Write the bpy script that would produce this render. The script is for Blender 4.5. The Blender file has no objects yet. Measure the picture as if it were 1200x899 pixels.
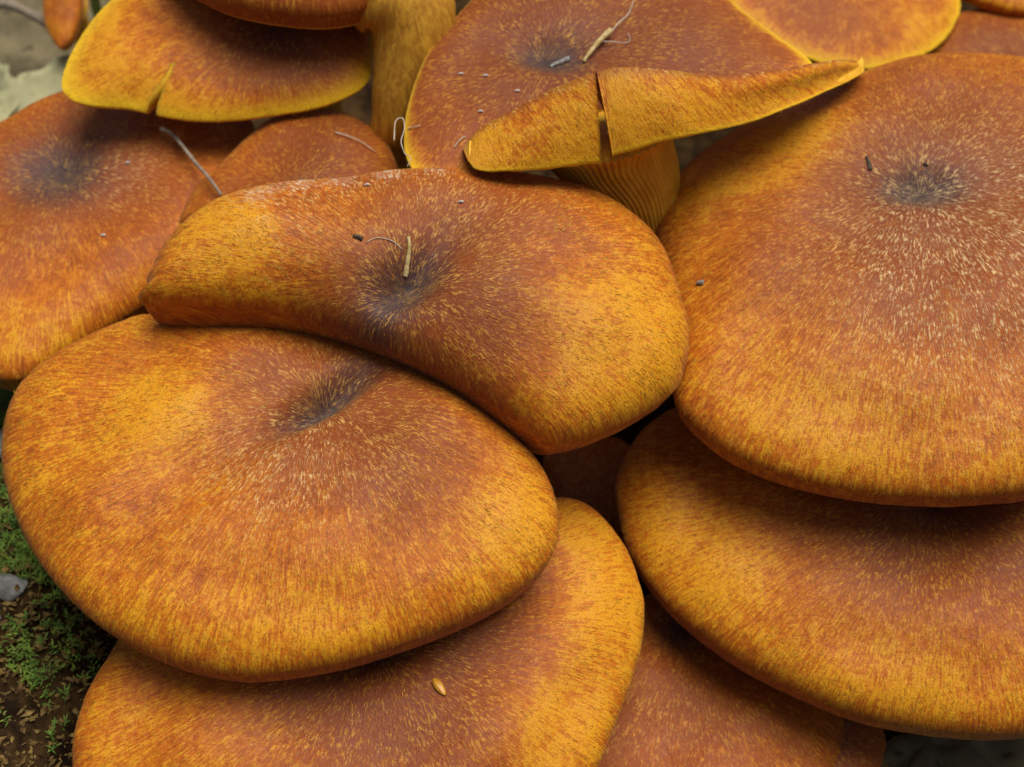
import bpy, math, random
import numpy as np
from mathutils import Vector

# ------------------------------------------------------------------ camera, world, sun, exposure
scene = bpy.context.scene
MM = 0.001
PITCH = math.radians(48.0)
cam_d = bpy.data.cameras.new('camera')
cam_o = bpy.data.objects.new('camera', cam_d)
scene.collection.objects.link(cam_o)
cam_d.lens = 60.0
cam_d.sensor_width = 36.0
cam_d.clip_start = 0.01
cam_d.clip_end = 50.0
cam_o.location = (0.0, -0.33 * math.cos(PITCH), 0.33 * math.sin(PITCH))
cam_o.rotation_euler = (math.radians(90) - PITCH, 0.0, 0.0)
cam_d.dof.use_dof = True
cam_d.dof.focus_distance = 0.318
cam_d.dof.aperture_fstop = 20.0
scene.camera = cam_o

SUN_EL, SUN_ROT = math.radians(78), math.radians(70)      # high, diffuse, from the open side of the wood
world = bpy.data.worlds.new('World')
scene.world = world
world.use_nodes = True
wn = world.node_tree.nodes
sky = wn.new('ShaderNodeTexSky')
sky.sky_type = 'NISHITA'
sky.sun_disc = False
sky.sun_elevation = SUN_EL
sky.sun_rotation = SUN_ROT
sky.air_density = 1.0
sky.dust_density = 6.0
sky.ozone_density = 0.6
wn['Background'].inputs['Strength'].default_value = 0.05
world.node_tree.links.new(sky.outputs[0], wn['Background'].inputs['Color'])
sun_d = bpy.data.lights.new('sun', 'SUN')
sun_d.energy = 2.8
sun_d.angle = math.radians(44)
sun_d.color = (1.0, 0.95, 0.87)
sun_o = bpy.data.objects.new('sun', sun_d)
scene.collection.objects.link(sun_o)
sd = Vector((math.sin(SUN_ROT) * math.cos(SUN_EL), math.cos(SUN_ROT) * math.cos(SUN_EL), math.sin(SUN_EL)))
sun_o.rotation_euler = sd.to_track_quat('Z', 'Y').to_euler()
sun_o.location = sd * 2
scene.view_settings.view_transform = 'Standard'
scene.view_settings.look = 'None'
scene.view_settings.exposure = 0.3
scene.view_settings.gamma = 1.0
scene.view_settings.use_curve_mapping = False

# ------------------------------------------------------------------ measured caps (millimetres)
# org = centre of the cap's margin plane, tx/ty = tilt, H = crown height, D = navel depth,
# R = radius of the margin every two degrees of azimuth
CAPS, PATCH, DEBRIS, LOBES = {}, {}, {}, {}
CAPS['A'] = dict(org=(-39.51, -10.81, -12.54), tx=7, ty=0, H=13, n=2.3, m=2, D=6.5, wl=12, ws=3.2, curl=7, da=42, seed=1, D2=2.5, und=0.8, wave=0.6, dx=2.59, dy=9.81,
    R=[44.9, 44.0, 42.9, 41.9, 40.8, 39.8, 38.9, 38.0, 37.3, 36.6, 36.0, 35.4, 34.9, 34.4, 34.0, 33.5, 33.2, 32.8, 32.5, 32.2, 31.9, 31.6, 31.4, 31.2, 31.0, 30.8, 30.7, 30.6, 30.5, 30.4, 30.3, 30.3, 30.3, 30.3, 30.4, 30.4, 30.5, 30.6, 30.7, 30.8, 31.0, 31.2, 31.4, 31.6, 31.8, 32.1, 32.3, 32.6, 32.9, 33.3, 33.6, 34.0, 34.4, 34.9, 35.5, 36.1, 36.7, 37.5, 38.3, 39.1, 40.0, 41.0, 42.1, 43.3, 44.7, 46.1, 47.8, 49.5, 51.1, 52.3, 53.0, 53.9, 54.8, 55.8, 56.7, 57.7, 58.7, 59.7, 60.6, 61.4, 62.0, 62.5, 62.6, 62.6, 62.4, 62.1, 61.7, 61.3, 60.8, 60.3, 59.7, 59.2, 58.5, 57.9, 57.3, 56.7, 56.1, 55.6, 55.1, 54.6, 54.1, 53.6, 53.2, 52.7, 52.3, 51.9, 51.5, 51.2, 50.8, 50.5, 50.2, 49.9, 49.5, 49.2, 48.8, 48.5, 48.2, 47.9, 47.6, 47.3, 47.0, 46.8, 46.6, 46.3, 46.1, 45.9, 45.7, 45.5, 45.3, 45.1, 44.8, 44.5, 44.2, 43.9, 43.7, 43.4, 43.2, 43.0, 42.8, 42.7, 42.6, 42.5, 42.4, 42.3, 42.3, 42.2, 42.2, 42.3, 42.3, 42.4, 42.6, 42.8, 43.0, 43.3, 43.6, 44.0, 44.4, 44.8, 45.3, 45.8, 46.4, 46.9, 47.5, 48.2, 48.7, 49.3, 49.8, 50.3, 50.8, 50.9, 50.9, 50.7, 50.4, 50.0, 49.4, 48.8, 48.1, 47.4, 46.6, 45.8])
CAPS['B'] = dict(org=(-16.35, 21.75, 7.00), tx=13, ty=4, H=13, n=2.2, m=2, D=5, wl=11, ws=4, curl=8, dm=21, da=50, D2=1.5, seed=2, und=0.7, dx=-4.91, dy=-7.66,
    R=[49.6, 49.2, 48.9, 48.6, 48.3, 47.9, 47.4, 46.9, 46.2, 45.5, 44.7, 43.9, 43.2, 42.4, 41.5, 40.7, 39.7, 38.8, 37.8, 36.8, 35.9, 35.0, 34.2, 33.4, 32.7, 32.0, 31.4, 30.8, 30.2, 29.7, 29.2, 28.7, 28.3, 27.9, 27.5, 27.2, 26.8, 26.5, 26.3, 26.0, 25.8, 25.6, 25.4, 25.2, 25.1, 25.0, 25.0, 24.9, 24.9, 24.9, 24.9, 25.0, 25.1, 25.2, 25.3, 25.5, 25.6, 25.8, 26.0, 26.3, 26.5, 26.7, 27.0, 27.3, 27.7, 28.2, 28.8, 29.4, 30.4, 31.2, 32.3, 33.5, 34.7, 36.0, 37.4, 38.6, 40.2, 41.4, 43.2, 44.4, 45.9, 47.0, 48.1, 49.2, 50.1, 51.0, 51.8, 52.5, 53.2, 53.8, 54.3, 54.8, 55.3, 55.8, 56.3, 47.4, 40.7, 35.5, 31.8, 29.3, 27.6, 26.2, 25.1, 24.2, 23.4, 22.7, 22.1, 21.5, 21.1, 20.6, 20.2, 19.9, 19.6, 19.3, 19.0, 18.8, 18.6, 18.5, 18.3, 18.2, 18.1, 18.0, 18.0, 18.0, 18.0, 18.0, 18.1, 18.2, 18.3, 18.4, 18.6, 18.8, 19.0, 19.3, 19.6, 20.0, 20.3, 20.8, 21.3, 21.8, 22.4, 23.2, 24.0, 24.9, 25.9, 27.2, 28.6, 30.2, 32.2, 34.7, 37.8, 41.1, 43.6, 44.3, 45.0, 45.6, 46.2, 46.8, 47.4, 48.0, 48.7, 49.4, 50.0, 50.7, 51.4, 52.1, 52.9, 53.5, 53.7, 53.6, 53.5, 53.4, 53.1, 52.8, 52.5, 52.1, 51.6, 51.0, 50.5, 50.0])
CAPS['C'] = dict(org=(85.02, 47.88, -1.54), tx=8, ty=-2, H=14, n=2.3, m=2, D=3, wl=8, ws=4, curl=7, D2=3.5, seed=3, und=0.8, wave=0.4,
    R=[60.5, 60.6, 60.8, 60.9, 61.1, 61.2, 61.3, 61.4, 61.4, 61.5, 61.5, 61.6, 61.6, 61.6, 61.6, 61.5, 61.3, 61.1, 60.9, 60.6, 60.3, 60.0, 59.6, 59.1, 58.5, 57.8, 56.9, 56.0, 55.1, 54.3, 53.6, 52.8, 52.1, 51.3, 50.5, 49.8, 49.1, 48.5, 47.9, 47.3, 46.8, 46.2, 45.6, 45.0, 44.3, 43.7, 43.1, 42.6, 42.1, 41.6, 41.3, 40.9, 40.7, 40.5, 40.4, 40.3, 40.2, 40.2, 40.2, 40.3, 40.3, 40.4, 40.6, 40.7, 41.0, 41.2, 41.5, 41.8, 42.2, 42.6, 43.0, 43.5, 44.0, 44.6, 45.2, 45.9, 46.5, 47.2, 47.9, 48.6, 49.2, 49.9, 50.5, 51.1, 51.7, 52.2, 52.6, 53.0, 53.4, 53.7, 54.1, 54.4, 54.6, 54.8, 55.0, 55.2, 55.3, 55.5, 55.8, 56.2, 56.7, 57.3, 57.9, 58.8, 59.8, 61.0, 62.6, 64.3, 65.9, 67.4, 69.0, 69.9, 70.4, 70.7, 70.9, 71.1, 71.2, 71.2, 71.0, 70.8, 70.6, 70.3, 70.0, 69.7, 69.4, 69.1, 68.8, 68.6, 68.3, 68.1, 67.9, 67.7, 67.6, 67.5, 67.5, 67.5, 67.4, 67.4, 67.4, 67.6, 67.9, 68.0, 67.9, 67.6, 67.3, 66.9, 66.6, 66.3, 65.9, 65.6, 65.1, 64.5, 64.0, 63.5, 63.0, 62.6, 62.2, 61.8, 61.4, 61.1, 60.8, 60.6, 60.4, 60.2, 60.0, 59.8, 59.7, 59.6, 59.6, 59.6, 59.6, 59.6, 59.6, 59.7, 59.8, 59.9, 60.0, 60.1, 60.2, 60.3])
CAPS['D'] = dict(org=(86.95, 0.28, -39.24), tx=9, ty=0, H=14, n=2.4, m=2, D=4, wl=7, ws=7, curl=8, D2=4, seed=4, und=0.7,
    R=[57.3, 56.1, 54.6, 53.1, 51.6, 50.0, 48.3, 46.3, 44.2, 41.9, 39.5, 37.1, 34.9, 33.0, 31.3, 29.7, 28.4, 27.0, 26.0, 25.0, 24.1, 23.4, 22.6, 22.0, 21.5, 21.0, 20.5, 20.2, 19.9, 19.5, 19.2, 19.0, 18.8, 18.6, 18.4, 18.3, 18.3, 18.2, 18.1, 18.0, 18.1, 18.1, 18.1, 18.1, 18.2, 18.3, 18.3, 18.4, 18.5, 18.7, 18.9, 19.0, 19.3, 19.5, 19.8, 20.0, 20.4, 20.8, 21.1, 21.6, 22.2, 22.7, 23.4, 24.1, 25.0, 25.9, 27.1, 28.4, 29.9, 31.7, 33.9, 36.7, 40.5, 45.2, 48.7, 51.5, 54.0, 56.1, 57.8, 59.2, 60.4, 61.5, 62.4, 63.1, 63.8, 64.3, 64.8, 65.2, 65.4, 65.2, 64.8, 64.6, 64.5, 64.3, 64.1, 63.6, 63.0, 62.4, 61.8, 61.1, 60.5, 59.9, 59.2, 58.5, 57.8, 57.2, 56.5, 55.9, 55.4, 54.8, 54.3, 53.8, 53.3, 52.8, 52.4, 52.0, 51.6, 51.3, 51.0, 50.8, 50.6, 50.5, 50.4, 50.2, 50.1, 50.0, 49.9, 49.8, 49.7, 49.7, 49.6, 49.6, 49.7, 49.8, 49.9, 50.0, 50.3, 50.5, 50.7, 51.0, 51.2, 51.5, 51.8, 52.1, 52.4, 52.8, 53.3, 53.7, 54.2, 54.7, 55.1, 55.6, 56.0, 56.4, 56.8, 57.2, 57.5, 57.9, 58.3, 58.6, 58.8, 59.1, 59.3, 59.5, 59.7, 59.9, 60.0, 60.1, 60.1, 60.1, 60.0, 60.0, 59.9, 59.8, 59.7, 59.6, 59.5, 59.2, 58.8, 58.2])
CAPS['E'] = dict(org=(-26.58, -36.20, -36.58), tx=12, ty=3, H=11, n=2.4, m=2, D=3, wl=7, ws=7, curl=5, D2=4, seed=5, und=0.8, wave=0.5,
    R=[51.9, 52.3, 52.7, 53.1, 53.5, 53.9, 54.2, 54.3, 54.3, 54.4, 54.5, 54.5, 54.5, 54.3, 54.1, 53.9, 53.6, 53.2, 52.7, 51.9, 50.6, 48.8, 47.0, 45.5, 44.1, 42.8, 41.6, 40.5, 39.5, 38.5, 37.6, 36.7, 36.0, 35.3, 34.7, 34.1, 33.6, 33.1, 32.6, 32.2, 31.9, 31.5, 31.2, 31.0, 30.7, 30.5, 30.3, 30.2, 30.1, 30.1, 30.0, 30.1, 30.1, 30.2, 30.3, 30.4, 30.6, 30.8, 31.1, 31.3, 31.6, 31.9, 32.3, 32.7, 33.1, 33.5, 33.9, 34.4, 34.8, 35.3, 35.8, 36.2, 36.7, 37.2, 37.7, 38.2, 38.8, 39.4, 40.0, 40.6, 41.3, 42.1, 42.8, 43.6, 44.5, 45.4, 46.3, 47.1, 47.9, 48.8, 49.6, 50.4, 51.3, 52.4, 53.6, 54.7, 55.8, 56.7, 57.7, 58.6, 59.4, 60.0, 60.6, 61.0, 61.1, 60.9, 60.6, 60.3, 59.9, 59.5, 59.0, 58.5, 57.9, 57.4, 56.9, 56.4, 55.9, 55.4, 54.9, 54.4, 53.9, 53.3, 52.8, 52.4, 52.0, 51.6, 51.2, 50.9, 50.6, 50.3, 50.1, 49.9, 49.7, 49.6, 49.4, 49.3, 49.2, 49.2, 49.1, 49.1, 49.1, 49.1, 49.1, 49.2, 49.2, 49.3, 49.3, 49.3, 49.3, 49.2, 49.2, 49.1, 49.1, 49.1, 49.1, 49.1, 49.2, 49.3, 49.3, 49.3, 49.2, 49.2, 49.1, 49.1, 49.0, 49.0, 48.9, 48.8, 48.7, 48.7, 48.7, 48.9, 49.0, 49.3, 49.5, 49.8, 50.2, 50.6, 51.0, 51.4])
CAPS['F'] = dict(org=(36.40, -14.95, -65.33), tx=10, ty=0, H=9, n=2.3, m=2, D=2, wl=7, ws=7, curl=5, D2=2, seed=6, und=0.8,
    R=[22.6, 21.8, 21.0, 20.3, 19.6, 19.0, 18.5, 18.0, 17.5, 17.0, 16.6, 16.2, 15.8, 15.5, 15.1, 14.8, 14.5, 14.2, 13.9, 13.7, 13.4, 13.1, 12.9, 12.6, 12.4, 12.1, 11.9, 11.7, 11.5, 11.3, 11.2, 11.0, 10.8, 10.7, 10.6, 10.4, 10.3, 10.2, 10.1, 10.0, 9.9, 9.8, 9.8, 9.8, 9.7, 9.7, 9.6, 9.7, 9.7, 9.6, 9.6, 9.7, 9.7, 9.8, 9.8, 9.8, 9.9, 10.0, 10.1, 10.2, 10.3, 10.5, 10.6, 10.8, 10.9, 11.1, 11.3, 11.6, 11.8, 12.1, 12.4, 12.7, 13.0, 13.3, 13.6, 14.0, 14.3, 14.7, 15.1, 15.5, 15.9, 16.3, 16.7, 17.1, 17.6, 18.0, 18.5, 19.0, 19.6, 20.1, 20.7, 21.3, 21.9, 22.5, 23.2, 24.0, 24.8, 25.7, 26.6, 27.6, 28.7, 29.8, 31.1, 32.5, 34.0, 35.5, 37.1, 38.8, 40.3, 41.7, 42.9, 44.0, 45.0, 45.8, 46.6, 47.4, 48.1, 48.7, 49.4, 50.0, 50.6, 51.1, 51.5, 51.8, 52.1, 52.2, 52.3, 52.3, 52.3, 52.3, 52.2, 52.2, 52.1, 52.0, 51.9, 51.7, 51.5, 51.2, 50.9, 50.6, 50.3, 50.1, 49.8, 49.5, 49.3, 49.0, 48.7, 48.4, 48.0, 47.6, 47.2, 46.8, 46.4, 46.1, 45.6, 45.2, 44.7, 44.2, 43.7, 43.2, 42.9, 42.6, 42.3, 41.9, 41.2, 40.3, 39.2, 37.7, 36.2, 34.9, 33.6, 32.4, 31.3, 30.1, 29.0, 27.8, 26.6, 25.5, 24.4, 23.5])
CAPS['G'] = dict(org=(63.87, -35.46, -70.13), tx=10, ty=0, H=5, n=2.6, m=2, D=1, wl=7, ws=7, curl=3, seed=7,
    R=[14.2, 14.1, 14.1, 14.1, 14.1, 14.1, 14.1, 14.2, 14.2, 14.3, 14.3, 14.4, 14.4, 14.5, 14.6, 14.6, 14.7, 14.7, 14.7, 14.8, 14.8, 14.9, 15.0, 15.1, 15.1, 15.2, 15.3, 15.4, 15.5, 15.6, 15.7, 15.8, 15.8, 15.9, 15.9, 15.9, 15.9, 15.9, 15.9, 15.9, 15.9, 15.9, 15.9, 15.9, 15.9, 15.9, 16.0, 16.0, 16.0, 16.0, 16.0, 16.0, 16.0, 15.9, 15.9, 15.8, 15.7, 15.7, 15.6, 15.5, 15.4, 15.2, 15.2, 15.1, 15.0, 14.9, 14.8, 14.7, 14.7, 14.6, 14.6, 14.5, 14.5, 14.4, 14.4, 14.4, 14.4, 14.4, 14.3, 14.3, 14.3, 14.3, 14.3, 14.3, 14.3, 14.4, 14.4, 14.4, 14.5, 14.5, 14.6, 14.6, 14.7, 14.8, 14.9, 15.0, 15.1, 15.2, 15.3, 15.5, 15.6, 15.8, 15.9, 16.1, 16.2, 16.3, 16.3, 16.4, 16.4, 16.5, 16.5, 16.5, 16.5, 16.5, 16.5, 16.5, 16.5, 16.5, 16.5, 16.5, 16.5, 16.5, 16.5, 16.5, 16.5, 16.5, 16.5, 16.5, 16.5, 16.5, 16.5, 16.5, 16.6, 16.6, 16.6, 16.7, 16.7, 16.7, 16.8, 16.8, 16.8, 16.8, 16.7, 16.6, 16.5, 16.4, 16.3, 16.1, 16.0, 15.9, 15.7, 15.6, 15.5, 15.4, 15.3, 15.3, 15.2, 15.1, 15.1, 15.0, 14.9, 14.9, 14.8, 14.7, 14.7, 14.6, 14.6, 14.6, 14.5, 14.5, 14.5, 14.5, 14.5, 14.6, 14.6, 14.6, 14.5, 14.4, 14.4, 14.3])
CAPS['H'] = dict(org=(-100.39, 72.38, -14.48), tx=6, ty=-3, H=11, n=2.3, m=2, D=3, wl=7, ws=7, curl=6, D2=4, seed=8, und=0.8,
    R=[42.4, 42.5, 42.7, 43.0, 43.2, 43.3, 43.4, 43.5, 43.7, 43.8, 43.9, 44.0, 44.1, 44.2, 44.3, 44.3, 44.3, 44.3, 44.2, 44.0, 43.8, 43.4, 43.0, 42.6, 42.1, 41.6, 41.1, 40.6, 40.2, 39.6, 39.0, 38.5, 37.9, 37.3, 36.8, 36.3, 35.8, 35.4, 34.9, 34.6, 34.2, 33.9, 33.5, 33.2, 32.8, 32.3, 31.9, 31.5, 31.1, 30.8, 30.5, 30.3, 30.1, 29.9, 29.7, 29.5, 29.3, 29.1, 28.9, 28.7, 28.4, 28.2, 28.0, 27.8, 27.7, 27.6, 27.6, 27.7, 27.8, 28.1, 28.4, 28.8, 29.3, 29.9, 30.6, 31.2, 31.9, 32.6, 33.2, 33.7, 34.2, 34.7, 35.2, 35.7, 36.2, 36.7, 37.2, 37.6, 38.0, 38.3, 38.6, 38.8, 39.0, 39.2, 39.5, 39.7, 40.0, 40.3, 40.6, 40.9, 41.3, 41.6, 42.0, 42.4, 42.8, 43.1, 43.5, 43.9, 44.2, 44.6, 45.0, 45.4, 45.8, 46.2, 46.7, 47.2, 47.7, 48.2, 48.7, 49.3, 49.9, 50.5, 51.2, 51.6, 52.0, 52.3, 52.6, 52.8, 53.0, 53.2, 53.5, 53.8, 53.9, 53.7, 53.2, 52.3, 51.0, 49.7, 48.5, 47.3, 46.2, 45.2, 44.4, 43.7, 43.1, 42.5, 42.0, 41.5, 41.1, 40.8, 40.4, 40.2, 39.9, 39.7, 39.6, 39.5, 39.4, 39.4, 39.4, 39.4, 39.4, 39.4, 39.4, 39.5, 39.6, 39.8, 40.0, 40.2, 40.5, 40.8, 41.0, 41.2, 41.4, 41.6, 41.7, 41.8, 41.9, 42.0, 42.1, 42.2])
CAPS['I'] = dict(org=(-45.71, 54.33, -6.09), tx=8, ty=-5, H=9, n=2.2, m=2, D=1.5, wl=7, ws=7, curl=5, seed=9, und=1.0, wave=0.8,
    R=[21.0, 21.2, 21.4, 21.5, 21.7, 21.9, 22.1, 22.3, 22.5, 22.7, 22.9, 23.1, 23.3, 23.5, 23.7, 24.0, 24.2, 24.5, 24.8, 25.1, 25.4, 25.7, 26.1, 26.4, 26.7, 27.1, 27.4, 27.8, 28.1, 28.4, 28.7, 28.9, 29.1, 29.3, 29.5, 29.6, 29.7, 29.8, 29.8, 29.9, 29.9, 29.9, 29.8, 29.7, 29.6, 29.5, 29.4, 29.3, 29.2, 29.1, 29.1, 29.0, 28.9, 28.8, 28.5, 28.3, 28.0, 27.6, 27.3, 27.0, 26.7, 26.5, 26.4, 26.2, 26.0, 25.8, 25.6, 25.5, 25.4, 25.3, 25.3, 25.3, 25.3, 25.4, 25.6, 25.8, 25.9, 26.1, 26.3, 26.3, 26.4, 26.4, 26.4, 26.5, 26.5, 26.5, 26.6, 26.7, 26.8, 26.9, 26.9, 26.6, 26.3, 26.0, 25.8, 25.5, 25.3, 24.7, 24.0, 23.3, 22.6, 21.9, 21.3, 20.7, 20.2, 19.7, 19.2, 18.8, 18.4, 18.0, 17.7, 17.4, 17.1, 16.8, 16.5, 16.3, 16.1, 15.8, 15.6, 15.4, 15.2, 15.0, 14.8, 14.6, 14.4, 14.2, 14.0, 13.8, 13.6, 13.4, 13.3, 13.1, 13.0, 12.9, 12.8, 12.7, 12.7, 12.6, 12.6, 12.7, 12.7, 12.8, 12.9, 13.1, 13.2, 13.4, 13.6, 13.9, 14.1, 14.4, 14.7, 15.0, 15.3, 15.6, 15.9, 16.2, 16.6, 16.9, 17.2, 17.5, 17.8, 18.0, 18.3, 18.5, 18.8, 19.0, 19.2, 19.4, 19.6, 19.8, 20.0, 20.1, 20.2, 20.3, 20.4, 20.5, 20.6, 20.7, 20.8, 20.9])
CAPS['K'] = dict(org=(-51.77, 98.63, 13.14), tx=18, ty=0, H=9, n=2.0, m=1.3, D=3, wl=7, ws=7, curl=0.7, D2=3, seed=10,
    R=[21.1, 21.1, 21.1, 21.1, 21.0, 21.0, 21.1, 21.1, 21.2, 21.3, 21.5, 21.6, 21.8, 21.9, 22.1, 22.2, 22.4, 22.5, 22.5, 22.5, 22.5, 22.5, 22.4, 22.3, 22.2, 22.0, 21.9, 21.8, 21.7, 21.6, 21.6, 21.5, 21.5, 21.4, 21.4, 21.4, 21.4, 21.4, 21.5, 21.5, 21.6, 21.7, 21.8, 21.9, 22.0, 22.2, 22.3, 22.5, 22.7, 22.8, 23.0, 23.1, 23.3, 23.5, 23.7, 23.9, 24.1, 24.3, 24.6, 24.8, 25.1, 25.4, 25.7, 26.1, 26.5, 26.9, 27.3, 27.7, 28.2, 28.7, 29.2, 29.8, 30.3, 30.8, 31.4, 32.0, 32.6, 33.3, 33.9, 34.7, 35.4, 36.2, 36.9, 37.7, 38.4, 39.2, 40.0, 40.8, 41.7, 42.5, 43.3, 44.1, 45.0, 45.8, 46.7, 47.6, 48.5, 49.3, 50.2, 50.9, 51.4, 51.3, 50.7, 49.6, 47.8, 45.8, 43.5, 41.6, 40.1, 39.0, 38.0, 37.2, 36.3, 35.5, 34.8, 34.0, 33.4, 32.7, 32.0, 31.4, 30.8, 30.2, 29.7, 29.1, 28.6, 28.1, 27.7, 27.3, 26.9, 26.5, 26.2, 25.9, 25.6, 25.4, 25.2, 25.1, 24.9, 24.8, 24.7, 24.7, 24.7, 24.7, 24.7, 24.7, 24.7, 24.8, 24.8, 24.9, 25.0, 25.0, 25.1, 25.2, 25.3, 25.4, 25.5, 25.6, 25.7, 25.8, 25.8, 25.8, 25.6, 25.4, 25.1, 24.7, 24.2, 23.8, 23.4, 23.0, 22.7, 22.4, 22.1, 21.9, 21.7, 21.6, 21.5, 21.4, 21.3, 21.2, 21.2, 21.1])
CAPS['L'] = dict(org=(-42.77, 103.06, 30.43), tx=5, ty=0, H=9, n=2.6, m=2, D=3, wl=7, ws=7, curl=4, seed=11,
    R=[37.4, 37.9, 38.4, 38.9, 39.4, 39.7, 39.9, 40.2, 40.4, 40.6, 40.8, 41.0, 41.2, 41.4, 41.6, 41.9, 42.1, 42.4, 42.6, 42.9, 43.1, 43.3, 43.5, 43.7, 44.0, 44.2, 44.4, 44.7, 45.0, 45.2, 45.5, 45.8, 46.1, 46.4, 46.7, 47.0, 47.2, 47.5, 47.7, 47.8, 48.0, 48.1, 48.2, 48.3, 48.4, 48.5, 48.6, 48.7, 48.9, 49.0, 49.1, 49.3, 49.4, 49.5, 49.7, 49.8, 49.8, 49.9, 49.8, 49.8, 49.7, 49.6, 49.4, 49.2, 49.0, 48.8, 48.5, 48.3, 48.0, 47.6, 47.3, 46.9, 46.3, 45.8, 45.2, 44.6, 44.0, 43.4, 42.8, 42.2, 41.7, 41.2, 40.8, 40.3, 39.9, 39.6, 39.2, 38.8, 38.4, 37.9, 37.2, 36.5, 35.9, 35.3, 34.8, 34.2, 33.7, 33.1, 32.6, 32.1, 31.7, 31.3, 31.0, 30.7, 30.2, 29.7, 29.3, 28.9, 28.5, 28.2, 27.9, 27.5, 27.2, 26.8, 26.5, 26.2, 25.9, 25.6, 25.3, 25.1, 24.9, 24.7, 24.5, 24.3, 24.2, 24.0, 23.9, 23.8, 23.8, 23.7, 23.7, 23.7, 23.6, 23.7, 23.7, 23.7, 23.8, 23.8, 23.9, 23.9, 24.0, 24.0, 24.1, 24.1, 24.1, 24.2, 24.2, 24.2, 24.2, 24.2, 24.3, 24.4, 24.5, 24.6, 24.8, 25.0, 25.3, 25.6, 25.9, 26.2, 26.6, 27.0, 27.5, 27.9, 28.4, 28.9, 29.4, 29.9, 30.4, 30.9, 31.4, 32.0, 32.6, 33.2, 33.9, 34.5, 35.2, 35.8, 36.4, 36.9])
CAPS['N'] = dict(org=(7.32, 75.07, 19.94), tx=5, ty=0, H=5, n=2.6, m=1.5, D=3, wl=9, ws=5, curl=1, D2=3, seed=12,
    R=[56.5, 55.2, 53.9, 52.5, 51.2, 50.2, 49.2, 48.3, 47.5, 46.8, 46.2, 45.9, 45.7, 45.6, 45.7, 45.9, 46.1, 46.3, 46.5, 46.7, 46.8, 46.8, 46.7, 46.6, 46.5, 46.4, 46.3, 46.1, 45.9, 45.7, 45.4, 45.0, 44.6, 44.1, 43.5, 42.9, 42.3, 41.7, 41.1, 40.5, 39.9, 39.3, 38.7, 38.0, 37.4, 36.7, 36.0, 35.2, 34.4, 33.6, 32.8, 32.0, 31.2, 30.5, 29.8, 29.2, 28.6, 28.1, 27.6, 27.2, 26.8, 26.5, 26.2, 25.9, 25.6, 25.3, 25.1, 24.8, 24.6, 24.4, 24.3, 24.1, 24.0, 23.9, 23.9, 23.9, 23.9, 23.9, 24.0, 24.0, 24.1, 24.3, 24.4, 24.6, 24.7, 24.9, 25.1, 25.4, 25.6, 25.9, 26.2, 26.5, 26.8, 27.1, 27.5, 27.9, 28.3, 28.8, 29.3, 29.8, 30.4, 31.0, 31.7, 32.4, 33.2, 34.0, 34.8, 35.7, 36.5, 37.5, 38.5, 39.5, 40.4, 41.2, 41.9, 42.5, 43.0, 43.4, 43.3, 42.4, 40.9, 39.1, 37.1, 35.3, 33.4, 31.5, 29.8, 28.3, 27.1, 26.0, 25.1, 24.1, 23.3, 22.6, 21.9, 21.3, 20.8, 20.4, 20.0, 19.7, 19.5, 19.2, 19.1, 19.0, 18.9, 18.8, 18.8, 18.9, 18.9, 19.0, 19.1, 19.3, 19.5, 19.8, 20.0, 20.4, 20.7, 21.1, 21.6, 22.2, 22.8, 23.4, 24.2, 25.1, 26.2, 27.4, 28.9, 30.7, 32.8, 35.3, 38.0, 40.8, 43.5, 46.1, 48.6, 50.8, 52.8, 54.4, 55.9, 57.0])
CAPS['Q'] = dict(org=(82.60, 144.88, -8.19), tx=10, ty=10, H=4.5, n=2.4, m=1.35, D=1.5, wl=7, ws=7, curl=0.8, seed=13,
    R=[32.8, 32.9, 33.0, 33.2, 33.5, 33.7, 34.0, 34.4, 34.7, 35.1, 35.5, 35.9, 36.4, 36.8, 37.3, 37.7, 38.1, 38.5, 38.8, 39.2, 39.6, 40.0, 40.3, 40.7, 41.1, 41.4, 41.7, 42.0, 42.3, 42.4, 42.5, 42.6, 42.5, 42.4, 42.3, 42.2, 42.1, 41.9, 41.8, 41.6, 41.4, 41.2, 41.0, 40.8, 40.5, 40.3, 40.0, 39.7, 39.3, 39.0, 38.6, 38.2, 37.8, 37.4, 37.1, 36.7, 36.4, 36.1, 35.8, 35.5, 35.3, 35.1, 34.9, 34.7, 34.5, 34.4, 34.3, 34.2, 34.1, 34.0, 33.9, 33.8, 33.7, 33.6, 33.5, 33.4, 33.3, 33.3, 33.2, 33.1, 33.1, 33.1, 33.1, 33.1, 33.2, 33.2, 33.3, 33.4, 33.5, 33.7, 33.8, 34.0, 34.1, 34.2, 34.2, 34.2, 34.2, 34.1, 34.0, 33.9, 33.8, 33.6, 33.5, 33.4, 33.2, 33.0, 32.8, 32.6, 32.4, 32.2, 32.0, 31.8, 31.6, 31.4, 31.3, 31.1, 31.0, 30.8, 30.7, 30.5, 30.4, 30.3, 30.2, 30.1, 30.0, 29.9, 29.8, 29.8, 29.7, 29.6, 29.6, 29.5, 29.5, 29.4, 29.4, 29.4, 29.3, 29.3, 29.3, 29.3, 29.3, 29.2, 29.2, 29.1, 29.1, 29.1, 29.0, 29.0, 29.0, 29.0, 29.0, 29.1, 29.1, 29.2, 29.3, 29.5, 29.6, 29.7, 29.8, 30.0, 30.1, 30.2, 30.3, 30.5, 30.6, 30.8, 30.9, 31.0, 31.2, 31.3, 31.4, 31.5, 31.7, 31.9, 32.2, 32.4, 32.5, 32.6, 32.7, 32.7])
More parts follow.
